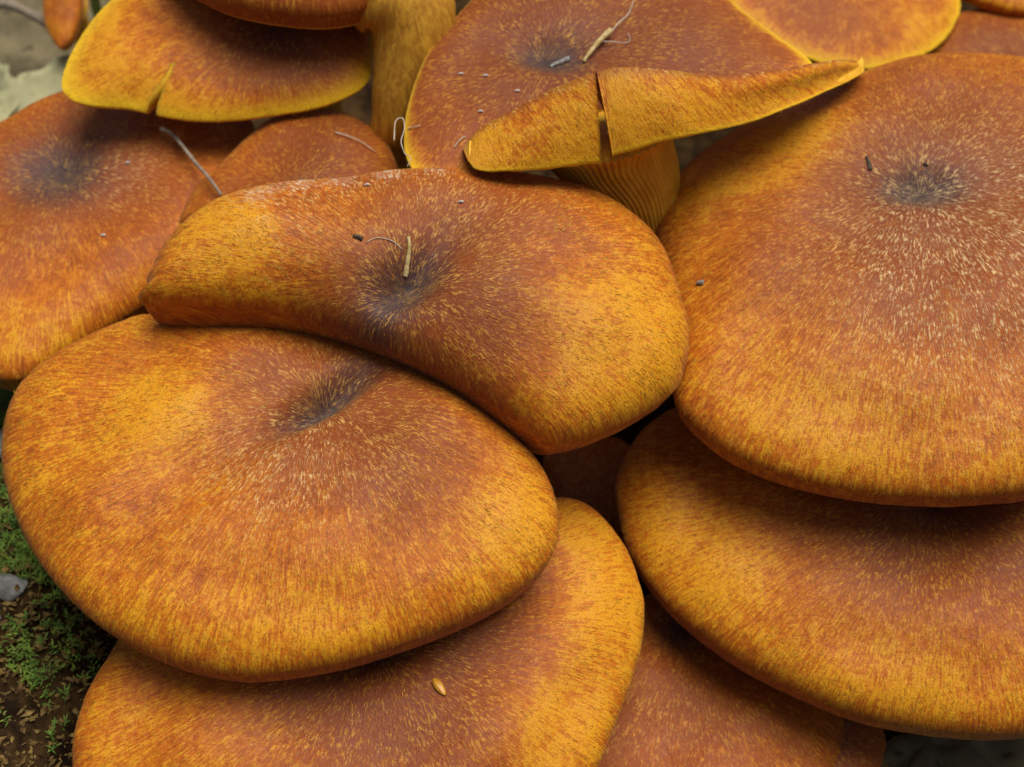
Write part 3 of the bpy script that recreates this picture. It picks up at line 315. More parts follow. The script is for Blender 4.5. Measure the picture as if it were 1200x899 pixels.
def mat_cap():
    t = NT('cap_skin')
    loc = t.attr('planform').outputs['Vector']
    pa_ = t.attr('pigment'); pigalpha = pa_.outputs['Alpha']
    pig = t.n('ShaderNodeSeparateColor'); t.put(pig.inputs[0], pa_.outputs['Color'])
    gold, purp, grey = pig.outputs[0], pig.outputs[1], pig.outputs[2]
    pale = t.attr('pale').outputs['Fac']
    xyz = t.n('ShaderNodeSeparateXYZ'); t.put(xyz.inputs[0], loc)
    x, y = xyz.outputs[0], xyz.outputs[1]
    r = t.math('MAXIMUM', t.math('SQRT', t.math('ADD', t.math('MULTIPLY', x, x), t.math('MULTIPLY', y, y))), .01)
    cx, sx = t.math('DIVIDE', x, r), t.math('DIVIDE', y, r)
    seed = t.attr('seed').outputs['Fac']
    def streak(N, m, det=2.0, off=0.0):
        c = t.n('ShaderNodeCombineXYZ')
        t.put(c.inputs[0], t.math('ADD', t.math('MULTIPLY', cx, N), t.math('MULTIPLY', seed, 37.0)))
        t.put(c.inputs[1], t.math('MULTIPLY', sx, N))
        t.put(c.inputs[2], t.math('ADD', t.math('MULTIPLY', r, m), off))
        return t.noise(c.outputs[0], 1.0, det, .6)
    def bands(m, f, off):
        lo, mid, hi = streak(26 * f, m, 2, off), streak(62 * f, m, 2, off), streak(125 * f, m, 2, off)
        def mx(fac, a, b):
            o = t.n('ShaderNodeMix', data_type='FLOAT'); t.put(o.inputs[0], fac); t.put(o.inputs[2], a); t.put(o.inputs[3], b); return o.outputs[0]
        return mx(t.ramp(r, 25, 40), mx(t.ramp(r, 9, 17), lo, mid), hi)
    s1 = bands(.75, 1.0, 0.0)          # fine radial fibrils
    s2 = bands(.28, .8, 11.0)         # broader tufts
    v3 = t.n('ShaderNodeCombineXYZ'); t.put(v3.inputs[0], x); t.put(v3.inputs[1], y); t.put(v3.inputs[2], t.math('MULTIPLY', seed, 13.0))
    big = t.noise(v3.outputs[0], .075, 4, .6)
    mid = t.noise(v3.outputs[0], .33, 4, .6)
    fine = t.noise(v3.outputs[0], 3.2, 2, .5)
    # base pigment
    mot = t.noise(v3.outputs[0], 1.1, 3, .65)
    g = t.math('ADD', gold, t.math('MULTIPLY', t.math('SUBTRACT', big, .5), 1.0))
    g = t.math('ADD', g, t.math('MULTIPLY', t.math('SUBTRACT', s2, .5), 1.7))
    g = t.math('ADD', g, t.math('MULTIPLY', t.math('SUBTRACT', mot, .5), 1.1))
    g = t.math('ADD', g, t.math('MULTIPLY', t.math('SUBTRACT', mid, .5), 1.1), clamp=True)
    col = t.mix(t.ramp(g, .0, .5), RUST, ORANGE)
    col = t.mix(t.ramp(g, .42, 1.0), col, GOLD)
    pf = t.math('ADD', purp, t.math('MULTIPLY', t.math('SUBTRACT', mid, .5), .7), clamp=True)
    pf = t.math('MULTIPLY', pf, t.math('ADD', purp, .0, clamp=True))
    col = t.mix(t.math('MULTIPLY', t.math('POWER', pf, .7), .85), col, PURPLE)
    gf = t.math('MULTIPLY', grey, t.ramp(t.math('ADD', mid, t.math('MULTIPLY', grey, .5)), .30, .85))
    col = t.mix(gf, col, SLATE)
    # light fibrils, gathered in tufts
    tuft = t.ramp(t.math('ADD', t.math('MULTIPLY', mid, .6), t.math('MULTIPLY', mot, .4)), .44, .58)
    lf = t.math('MULTIPLY', t.ramp(s1, .50, .62), t.math('ADD', .25, t.math('MULTIPLY', tuft, .75)))
    lcol = t.mix(t.math('MULTIPLY', pale, .9, clamp=True), (0.70, 0.34, 0.020), BUFF)
    col = t.mix(t.math('MULTIPLY', lf, t.math('ADD', .45, t.math('MULTIPLY', pale, .55), clamp=True)), col, lcol)
    # fine grain
    col = t.mix(t.math('MULTIPLY', t.ramp(fine, .40, .70), .38), col, (0.16, 0.034, 0.010))
    frost = t.math('MULTIPLY', t.math('SUBTRACT', pale, 1.0, clamp=True), t.math('ADD', .05, t.math('MULTIPLY', t.ramp(s1, .42, .62), t.ramp(mot, .35, .6))), clamp=True)
    col = t.mix(t.math('MULTIPLY', frost, .75), col, (0.62, 0.55, 0.47))
    col = t.mix(pigalpha, col, (0.86, 0.55, 0.020))
    h = t.math('ADD', t.math('MULTIPLY', s1, .7), t.math('MULTIPLY', fine, .35))
    nb = t.bump(h, .00028, .75)
    nb = t.bump(mid, .0012, .35, nb)
    spark = t.ramp(t.noise(v3.outputs[0], 2.3, 2, .6), .60, .68)
    rough = t.math('SUBTRACT', t.math('ADD', .40, t.math('MULTIPLY', s2, .25)), t.math('MULTIPLY', spark, .22))
    t.b.inputs['Sheen Weight'].default_value = .10; t.b.inputs['Sheen Roughness'].default_value = .45; t.b.inputs['Sheen Tint'].default_value = (1, .78, .50, 1)
    return t.fin(col, rough, nb, .22)

def mat_simple(name, c1, c2, scale, rough=.7, bumpd=.0003, spec=.3, sss=0, c3=None, det=4):
    t = NT(name); p = t.geo()
    a = t.noise(p, scale, det, .62, .3); b = t.noise(p, scale * 4.3, 3, .6)
    col = t.mix(t.ramp(a, .32, .68), c1, c2)
    if c3: col = t.mix(t.ramp(b, .55, .72), col, c3)
    return t.fin(col, rough, t.bump(t.math('ADD', a, t.math('MULTIPLY', b, .4)), bumpd, .8), spec, sss)

def mat_stem():
    t = NT('stem_flesh'); p = t.geo()
    mp = t.n('ShaderNodeMapping'); t.put(mp.inputs[0], p); mp.inputs['Scale'].default_value = (900, 900, 90)
    a = t.noise(mp.outputs[0], 1, 4, .6, .4); b = t.noise(p, 120, 4, .6)
    col = t.mix(t.ramp(a, .35, .7), (0.42, 0.19, 0.016), (0.66, 0.36, 0.03))
    col = t.mix(t.math('MULTIPLY', t.ramp(b, .4, .7), .35), col, (0.36, 0.14, 0.014))
    return t.fin(col, .65, t.bump(a, .0004, .8), .3)

def mat_gill():
    t = NT('gill_flesh'); p = t.geo()
    b = t.noise(p, 260, 4, .6)
    col = t.mix(t.ramp(b, .35, .7), (0.68, 0.34, 0.02), (0.82, 0.47, 0.04))
    return t.fin(col, .6, t.bump(b, .0002, .6), .3)

def mat_edge():
    t = NT('margin_flesh'); p = t.geo()
    b = t.noise(p, 700, 4, .6)
    col = t.mix(t.ramp(b, .3, .7), (0.72, 0.40, 0.02), (0.80, 0.52, 0.05))
    return t.fin(col, .6, t.bump(b, .0002, .6), .3)

def mat_fibril():
    t = NT('fibril_hair')
    return t.fin(t.attr('tint').outputs['Color'], .6, None, .08)

M_CAP, M_STEM, M_GILL, M_EDGE, M_FIB = mat_cap(), mat_stem(), mat_gill(), mat_edge(), mat_fibril()
M_SOIL = mat_simple('rotten_bark', (0.012, 0.0065, 0.0035), (0.060, 0.033, 0.012), 150, .95, .0012, .05, 0, (0.010, 0.006, 0.003))
M_MOSS = mat_simple('moss_green', (0.055, 0.13, 0.018), (0.19, 0.30, 0.035), 160, .7, .0002, .3, .0, (0.24, 0.22, 0.05))
M_LEAF_P = mat_simple('leaf_pale', (0.30, 0.29, 0.155), (0.42, 0.40, 0.22), 60, .7, .0004, .3, 0, (0.20, 0.18, 0.09))
M_LEAF_G = mat_simple('leaf_grey', (0.105, 0.085, 0.042), (0.20, 0.165, 0.085), 60, .75, .0005, .3, 0, (0.060, 0.046, 0.022))
M_LEAF_Y = mat_simple('leaf_ochre', (0.22, 0.13, 0.03), (0.34, 0.22, 0.06), 90, .75, .0005, .3, 0, (0.11, 0.06, 0.02))
M_TWIG = mat_simple('twig_bark', (0.20, 0.155, 0.105), (0.33, 0.27, 0.20), 700, .8, .0002, .3, 0, (0.11, 0.08, 0.05))
M_STONE = mat_simple('stone_grey', (0.13, 0.13, 0.12), (0.30, 0.30, 0.28), 260, .7, .0006, .4, 0, (0.09, 0.095, 0.085))
M_QUARTZ = mat_simple('stone_white', (0.55, 0.57, 0.58), (0.75, 0.77, 0.78), 400, .35, .0006, .6, 0, (0.30, 0.33, 0.33))
M_THREAD = mat_simple('fibre_pale', (0.42, 0.35, 0.25), (0.55, 0.48, 0.36), 900, .7, .0001, .3)
M_STRAW = mat_simple('straw', (0.42, 0.30, 0.10), (0.60, 0.48, 0.22), 900, .6, .0001, .3, 0, (0.20, 0.16, 0.10))
M_DARK = mat_simple('bark_dark', (0.030, 0.022, 0.016), (0.085, 0.06, 0.04), 1500, .8, .0002, .3, 0, (0.16, 0.16, 0.12))
M_SEED = mat_simple('seed_husk', (0.50, 0.22, 0.02), (0.62, 0.31, 0.03), 900, .35, .0001, .5)
M_WHITE = mat_simple('crumb_white', (0.45, 0.42, 0.40), (0.62, 0.59, 0.56), 1500, .8, .0001, .3)
M_SHOOT = mat_simple('shoot_green', (0.17, 0.26, 0.04), (0.30, 0.38, 0.08), 200, .6, .0002, .3)

# ------------------------------------------------------------------ mushrooms
def up_smooth(R, k):
    """periodic cubic-ish resample of the margin radii"""
    n = len(R); F = np.fft.rfft(R); G = np.zeros(n * k // 2 + 1, complex); G[:len(F)] = F
    return np.fft.irfft(G, n * k) * k

def pigment(c, x, y, s, name, patches):  # own colours, plus shade painted in as purple on D, E and I
    n = x.shape
    rho = np.hypot(x - c.get('dx', 0), y - c.get('dy', 0)); sp = np.minimum(rho / np.mean(c['R']), s * 1.3 + .3 * (rho > 0))
    rimgold = np.clip((s - c.get('g0', .62)) / (1 - c.get('g0', .62)), 0, 1) ** 1.3 * c.get('gr', .42)
    gold = c.get('gb', .22) + rimgold
    purple = c.get('pb', .75) * np.exp(-(sp / c.get('pw', .42)) ** 2)
    da = math.radians(c.get('da', 0)); xx, yy = x - c.get('dx', 0), y - c.get('dy', 0)
    gu, gv_ = xx * math.cos(da) + yy * math.sin(da), -xx * math.sin(da) + yy * math.cos(da)
    el = (c['wl'] / c['ws']) ** .5; kw = c.get('kw', 6.0)
    grey = c.get('kb', 1.0) * np.exp(-(gu / (kw * el)) ** 2 - (gv_ / (kw / el)) ** 2)
    pale = np.zeros(n) + .04 + c.get('pl', .14) * np.exp(-(sp / .45) ** 2)
    if not c.get('lemon'):
        e = np.clip((s - .90) / .10, 0, 1); gold = gold - .42 * e * e
    frost = np.zeros(n)
    for (px, py, pr, kind, amt) in patches:
        g = amt * np.exp(-((x - px) ** 2 + (y - py) ** 2) / pr ** 2)
        if kind == 'gold': gold = gold + g; purple = purple * (1 - .8 * np.clip(g, 0, 1))
        elif kind == 'purple': purple = purple + g * (1 - purple); gold = gold - .3 * g
        elif kind == 'grey': grey = grey + g * (1 - grey)
        elif kind == 'frost': frost = frost + g
        else: pale = pale + g
    return [np.clip(gold, 0, .88), np.clip(purple, 0, 1), np.clip(grey, 0, 1), np.clip(pale + frost, 0, 1) + np.clip(frost, 0, 1)]

def cap_grid(c, k=2, nt=70):
    R = up_smooth(np.array(c['R']), k)
    top, mar = cap_local(R, c, nt)
    return top, mar

def add_attrs(o, plan, gold, purple, grey, pale, seed, lemon=0.0):
    me = o.data; nv = len(me.vertices)
    a = me.attributes.new('planform', 'FLOAT_VECTOR', 'POINT'); a.data.foreach_set('vector', np.asarray(plan, np.float32).ravel())
    a = me.attributes.new('pigment', 'FLOAT_COLOR', 'POINT')
    a.data.foreach_set('color', np.stack([gold, purple, grey, np.zeros(nv) + lemon], -1).astype(np.float32).ravel())
    a = me.attributes.new('pale', 'FLOAT', 'POINT'); a.data.foreach_set('value', np.asarray(pale, np.float32))
    a = me.attributes.new('seed', 'FLOAT', 'POINT'); a.data.foreach_set('value', np.full(nv, seed, np.float32))

def fibrils(parent, P, N_, rad, s, gold, purple, pale, dens, grey=None, name='fibrils', lo=.03, avoid=None):
    """short hair-like scales combed outwards over the skin. P: grid of world positions (mm), rad: radial tangent grid"""
    na, nt = P.shape[:2]
    A = P[:, :-1]; B = np.roll(P, -1, 0)[:, :-1]; Cc = P[:, 1:]
    area = np.linalg.norm(np.cross(B - A, Cc - A), axis=-1)
    cnt = rng.poisson(np.clip(area * dens, 0, 500))
    I, J = np.nonzero(cnt); rep = cnt[I, J]
    I = np.repeat(I, rep); J = np.repeat(J, rep); m = len(I)
    if m == 0: return
    fu, fv = rng.random(m), rng.random(m)
    I2 = (I + 1) % na; J2 = J + 1
    def bl(G):
        e = (slice(None),) + (None,) * (G.ndim - 2)
        return (G[I, J] * ((1 - fu) * (1 - fv))[e] + G[I2, J] * (fu * (1 - fv))[e] + G[I, J2] * ((1 - fu) * fv)[e] + G[I2, J2] * (fu * fv)[e])
    p, n, r = bl(P), bl(N_), bl(rad)
    n /= np.linalg.norm(n, axis=1)[:, None] + 1e-9
    g, pu, pa, ss = bl(gold), bl(purple), bl(pale), bl(s)
    keep = ss > lo
    if grey is not None: keep &= rng.random(m) > .85 * bl(grey)
    if avoid is not None:
        aa, bb = np.array(avoid[0])[:2], np.array(avoid[1])[:2]; dd = bb - aa; tt = ((p[:, :2] - aa) @ dd) / (dd @ dd)
        dist = np.abs((p[:, 0] - aa[0]) * dd[1] - (p[:, 1] - aa[1]) * dd[0]) / np.linalg.norm(dd)
        keep &= ~((tt > -.2) & (dist < .6 + avoid[2]))
    # clump: drop some by a smooth pseudo noise
    cl = np.sin(p[:, 0] * 1.7 + 1.9 * np.sin(p[:, 1] * .9) + p[:, 2]) * np.cos(p[:, 1] * 1.6 + 1.7 * np.sin(p[:, 0] * .75)) + .5 * np.sin(p[:, 0] * 3.3 + 2.1 * np.sin(p[:, 1] * 2.2))
    cl = cl + .7 * np.sin(p[:, 0] * .33 + 1.4 * np.sin(p[:, 1] * .21)) * np.cos(p[:, 1] * .29 + p[:, 2] * .3)
    keep &= rng.random(m) < np.clip(.40 + .60 * cl, .06, 1)
    p, n, r, g, pu, pa = p[keep], n[keep], r[keep], g[keep], pu[keep], pa[keep]; m = len(p)
    r = r - n * (r * n).sum(1)[:, None]; r /= np.linalg.norm(r, axis=1)[:, None] + 1e-9
    t = np.cross(n, r)
    ang = rng.normal(0, .30, m)
    d = r * np.cos(ang)[:, None] + t * np.sin(ang)[:, None]; w = np.cross(n, d)
    dark = rng.random(m) < .09
    L = rng.gamma(4, .19, m) * np.where(dark, .55, 1.0) + .25
    L = L * (1 - .35 * np.clip(pa, 0, 1))
    W = rng.uniform(.038, .085, m) * np.where(dark, .8, 1.0)
    lift = rng.uniform(.0, .04, m)
    L, W, lift = L[:, None], W[:, None], lift[:, None]
    a = p + n * .015; b = p + d * L * .5 + w * W + n * (.03 + lift * .5); c2 = p + d * L * .5 - w * W + n * (.03 + lift * .5)
    bend = rng.normal(0, .12, m)[:, None] * L
    e = p + d * L + n * lift + w * bend
    V = np.stack([a, b, e, c2], 1).reshape(-1, 3) * MM
    k = np.arange(m) * 4
    F = np.stack([k, k + 3, k + 2, k + 1], 1)
    o = mesh(name, V, F, M_FIB, parent, sm=False)
    o['kind'] = 'stuff'
    base = np.array([.70, .36, .030]); buff = np.array([.60, .42, .18]); drk = np.array([.11, .026, .006]); org = np.array([.50, .17, .02])
    f = np.clip(pa, 0, 1)[:, None]; v = rng.uniform(.45, 1.0, m)[:, None]
    col = (base * (1 - f) + buff * f) * v
    og = (rng.random(m) < .45 + .35 * pu * (1 - pa))[:, None]
    col = np.where(og, org * v, col)
    col = np.where(dark[:, None], drk * rng.uniform(.8, 2.6, m)[:, None], col)
    at = o.data.attributes.new('tint', 'FLOAT_COLOR', 'POINT')
    rgba = np.concatenate([np.repeat(col, 4, 0), np.ones((m * 4, 1))], 1).astype(np.float32)
    at.data.foreach_set('color', rgba.ravel())
    return o

def make_mushroom(key, label, stem_pts=None, stem_rad=7.0, dens=3.2, gills=True, ridge=False, slit=None, flare=(.75, .10), category='mushroom'):
    c = CAPS[key]
    ex, ey, n = frame(c['tx'], c['ty'])
    org = np.array(c['org'])
    big = max(c['R']) > 30
    top, mar = cap_grid(c, 2 if big else 1, 70 if big else 46)
    na, nt = top.shape[:2]; nm = mar.shape[1]
    # underside: from the curled margin inwards, thin flesh, down along the stem
    q = mar[:, -1]
    ph = np.arctan2(q[:, 1], q[:, 0])[:, None]; rq = np.hypot(q[:, 0], q[:, 1])[:, None]
    us = np.array([.95, .86, .74, .60, .46, .33, .22])[None, :]
    uz = (q[:, 2:3] * np.array([1.0, .75, .45, .35, .5, .9, 1.6])[None, :])
    ur = rq * us
    und = np.stack([ur * np.cos(ph), ur * np.sin(ph), uz], -1)
    G = np.concatenate([top[:, 1:], mar, und], 1)
    rows = G.shape[1]
    Wg = org + G[..., 0:1] * ex + G[..., 1:2] * ey + G[..., 2:3] * n
    cen = org + n * top[:, 0, 2].mean()
    cenU = org + n * (q[:, 2].mean() * 1.7)
    V = np.concatenate([Wg.reshape(-1, 3), [cen], [cenU]]) * MM
    F = []; mi = []
    ic, iu = na * rows, na * rows + 1
    for i in range(na):
        j = (i + 1) % na
        F.append((ic, i * rows, j * rows)); mi.append(0)
        for k in range(rows - 1):
            F.append((i * rows + k, i * rows + k + 1, j * rows + k + 1, j * rows + k))
            mi.append(0 if k < nt - 1 + nm - 3 else 1)
        F.append((i * rows + rows - 1, iu, j * rows + rows - 1)); mi.append(1)
    foot = stem_pts[-1] if stem_pts else (org[0] * .62 + 6, org[1] * .55 + 22, -92)
    root = empty('mushroom', np.array(foot) * MM, label, category, 'mushrooms of the cluster')
    cap = mesh('cap', V, F, [M_CAP, M_GILL], root)
    cap.data.polygons.foreach_set('material_index', mi)
    s_top = np.broadcast_to(profile(nt, c)[None, 1:], (na, nt - 1))
    arc = np.arange(1, nm + 1)[None, :] * c['curl'] * .2
    rm = np.hypot(top[:, -1, 0], top[:, -1, 1])[:, None]
    pm = np.arctan2(top[:, -1, 1], top[:, -1, 0])[:, None]
    dxy = (c.get('dx', 0), c.get('dy', 0))
    plx = np.concatenate([top[:, 1:, 0], (rm + arc) * np.cos(pm), und[..., 0]], 1)
    ply = np.concatenate([top[:, 1:, 1], (rm + arc) * np.sin(pm), und[..., 1]], 1)
    sg = np.concatenate([s_top, np.ones((na, nm + 7))], 1)
    gold, purple, grey, pale = pigment(c, plx, ply, sg, key, PATCH.get(key, []))
    def ap(a, v0): return np.concatenate([a.ravel(), [v0, v0]])
    g0 = pigment(c, np.zeros((1, 1)), np.zeros((1, 1)), np.zeros((1, 1)), key, PATCH.get(key, []))
    plan = np.stack([ap(plx, 0) - dxy[0], ap(ply, 0) - dxy[1], ap(sg, 0)], -1)
    lem = np.clip((plan[:, 2] - c.get('l0', .955)) / (1 - c.get('l0', .955)), 0, 1) ** 2 * c.get('lemon', 0)
    add_attrs(cap, plan, *[ap(a, float(b[0, 0])) for a, b in zip((gold, purple, grey, pale), g0)], c.get('seed', 0), lem)
    if slit: cut_slit(cap, slit)
    # hair-like fibrils over the skin and the curled margin
    kk = nt - 1 + 3
    P = Wg[:, :kk]
    du = np.roll(P, -1, 0) - np.roll(P, 1, 0); dv = np.gradient(P, axis=1)
    Nn = np.cross(dv, du); Nn /= np.linalg.norm(Nn, axis=-1)[..., None] + 1e-9
    if (Nn[:, 5] @ n).mean() < 0: Nn = -Nn
    sp = sg[:, :kk].copy()
    nav = org + dxy[0] * ex + dxy[1] * ey + n * (c['H'] - c['D'])
    rv = P - nav; rv /= np.linalg.norm(rv, axis=-1)[..., None] + 1e-9
    du_ = dv / (np.linalg.norm(dv, axis=-1)[..., None] + 1e-9)
    wgt = np.clip((sp - .80) / .18, 0, 1)[..., None]
    dv = rv * (1 - wgt) + du_ * wgt
    if dens > 0: fibrils(root, P, Nn, dv, sp, gold[:, :kk], purple[:, :kk], pale[:, :kk], dens, grey[:, :kk], avoid=slit)
    # stem
    if stem_pts is None:
        a = org - n * 1.0; b = org - n * 22 + np.array([0, 4, 0]); f = np.array(foot)
        stem_pts = [a, b, (b + f) / 2 + np.array([0, 4, 0]), f]
    path = spline(np.array(stem_pts), 10)
    u = np.linspace(0, 1, len(path))
    rad = stem_rad * (1 + flare[0] * np.exp(-u / flare[1]) - .15 * u + .06 * np.sin(u * 9 + c.get('seed', 0)))
    rad = np.minimum(rad, stem_rad * flare[2] if len(flare) > 2 else 99)
    if ridge: rad = rad * np.clip(.35 + np.arange(len(rad)) / 4.0, 0, 1)
    rg = None
    seg = 28
    if ridge:
        seg = 340
        rg = lambda v, a: (.09 * max(0, 1 - v * 1.2) + .02) * abs(math.sin(a * 34 + .8 * math.sin(a * 3) + .5 * math.sin(v * 7))) ** .7
    Vs, Fs = tube(path * MM, rad * MM, seg, 1.0, True, rg)
    mesh('stem', Vs, Fs, M_STEM if not ridge else M_GILL, root)
    return root, cap

def cut_slit(cap, slit):
    """radial tear in the margin: a wedge is cut out of the solid cap"""
    a, b, w, z0, z1 = slit
    a, b = np.array(a), np.array(b)            # tip (inside) and mouth (outside), mm, world xy + z
    d = (b - a); d /= np.linalg.norm(d); pr = np.array([-d[1], d[0], 0]); pr /= np.linalg.norm(pr)
    k = np.linspace(0, 1, 8)
    cen = a[None] + (b - a)[None] * k[:, None] + pr * (np.sin(k * 6) * .35)[:, None]
    ww = w * k ** 1.1 + .03
    V = []
    for zz in (z0, z1):
        V += [cen[i] + pr * ww[i] + np.array([0, 0, zz]) for i in range(8)] + [cen[i] - pr * ww[i] + np.array([0, 0, zz]) for i in range(8)]
    V = np.array(V) * MM
    F = []
    for i in range(7):
        F += [(i, i + 1, 16 + i + 1, 16 + i), (8 + i + 1, 8 + i, 24 + i, 24 + i + 1), (i + 1, i, 8 + i, 8 + i + 1), (16 + i, 16 + i + 1, 24 + i + 1, 24 + i)]
    F += [(0, 16, 24, 8), (7, 15, 31, 23)]
    cut = mesh('cutter', V, F, M_EDGE)
    import bmesh
    bm = bmesh.new(); bm.from_mesh(cut.data); bmesh.ops.recalc_face_normals(bm, faces=bm.faces); bm.to_mesh(cut.data); bm.free()
    bm = bmesh.new(); bm.from_mesh(cap.data); bmesh.ops.recalc_face_normals(bm, faces=bm.faces); bm.to_mesh(cap.data); bm.free()
    mod = cap.modifiers.new('tear', 'BOOLEAN'); mod.object = cut; mod.operation = 'DIFFERENCE'; mod.solver = 'EXACT'
    mod.material_mode = 'TRANSFER'
    dg = bpy.context.evaluated_depsgraph_get(); dg.update()
    me = bpy.data.meshes.new_from_object(cap.evaluated_get(dg))
    cap.modifiers.clear(); cap.data = me
    bpy.data.objects.remove(cut)

for k, v in dict(
    A=dict(pl=.35, pb=.75, pw=.58, kw=7, gb=.26), B=dict(pb=.8, pw=.6, kw=8, gb=.16, gr=.55), C=dict(pl=.3, pb=.75, pw=.6, kw=8, gb=.14),
    D=dict(pl=.06, pb=1.0, pw=.6, gb=.16, gr=.5), E=dict(pl=.06, pb=1.0, pw=.75, gb=.16, gr=.6), F=dict(pb=.45, pw=.8, gb=.08, gr=.3, pl=.0), G=dict(pb=.8, pw=1.2, gb=.0, gr=.1),  # D and E: purple is centre colour and painted overhang shade
    H=dict(pb=.7, pw=.5, kw=9, gb=.05, gr=.5), I=dict(pb=.95, pw=1.0, kb=.2, gb=.0, gr=.45), K=dict(lemon=1.0, l0=.88, pb=.8, pw=.45, gb=.15, gr=1.3, g0=.72),  # I: strong purple, no gold, to paint in shade under K
    L=dict(pb=.7, pw=.6, gb=.0, gr=.3), N=dict(lemon=1.0, pb=1.0, pw=1.3, kw=5, gb=-.1, gr=1.4, g0=.90), Q=dict(lemon=.9, l0=.90, pb=.4, pw=.6, kb=.2, gb=.2, gr=1.3, g0=.78),
    J=dict(pb=.9, pw=1.6, kb=.1, gb=.0, gr=.1), R=dict(pb=.7, pw=.9, kb=.1, gb=.05, gr=.2), S=dict(pb=.2, kb=.1, gb=.35, gr=.6), T=dict(pb=.1, kb=0, gb=.2, gr=.3)).items():
    CAPS[k].update(v)

_a, _b = np.array(DEBRIS['slit'][0]), np.array(DEBRIS['slit'][-1]); _b = _b + (_b - _a) * .25; _a[2] = _b[2] = 0
K_SLIT = (_a, _b, 1.35, -20, 60)

make_mushroom('A', 'broad orange-brown cap with a slanting slate-grey navel, pressed under a lobed cap')
make_mushroom('B', 'lobed orange-brown cap with straw in its navel, lying across a broader cap')
make_mushroom('C', 'largest cap, rusty with buff radial streaks round a slate centre')
make_mushroom('D', 'plump golden-brown cap with glistening flecks under the largest streaked cap')
make_mushroom('E', 'golden-margined cap with a loose seed on it, beneath the broad orange-brown cap', dens=2.2)
make_mushroom('F', 'dull rust-red cap wedged low between the golden-margined and plump caps', dens=1.2)
make_mushroom('G', 'small dark red cap almost hidden below the dull rust-red cap', dens=.6, stem_rad=4)
make_mushroom('H', 'dark-centred orange cap beside the pale leaves, below the torn yellow-edged cap', dens=1.0)
make_mushroom('I', 'small smooth orange cap tucked behind the lobed cap, twig across its edge', dens=0.5, stem_rad=5)
make_mushroom('J', 'added small dark cap filling the gap between the lobed and plump caps', dens=1.0, stem_rad=5)  # added cap, gives the black gap a dim reddish tone
make_mushroom('K', 'brown cap with bright yellow margin torn by one slit', dens=0.9, slit=K_SLIT)
make_mushroom('L', 'orange cap on a tall ochre stem, above the torn yellow-edged cap', dens=0.6,
    stem_pts=[(-33, 97, 30), (-22, 88, 22), (-25, 79, 5), (-28, 77, -12), (-22, 72, -50), (-14, 66, -92)], stem_rad=3.2, flare=(4.9, .243, 3.6))
n_root, n_cap = make_mushroom('N', 'purple-brown hollow cap whose front margin folds down in yellow lobes over a ribbed stem', dens=0.6,
    stem_pts=[(19, 59, 19), (21, 57.5, 12), (26, 55.5, 2), (28, 54, -12), (27, 50, -40), (22, 48, -80)], stem_rad=9, flare=(1.25, .17), ridge=True)
make_mushroom('Q', 'flat orange cap with broad yellow margin behind the purple-brown hollow cap', dens=0.35)
make_mushroom('R', 'small dull brown cap shaded behind the largest streaked cap', dens=0.4, stem_rad=5)
make_mushroom('S', 'yellowish-orange cap edge overlapping the small dull brown cap', dens=0.4, stem_rad=5)
make_mushroom('T', 'tiny orange button standing alone beside the leaf litter', dens=.3, stem_rad=3.0,
    stem_pts=[(-121, 168, -33), (-121, 172, -40), (-120, 176, -55), (-120, 178, -75)])

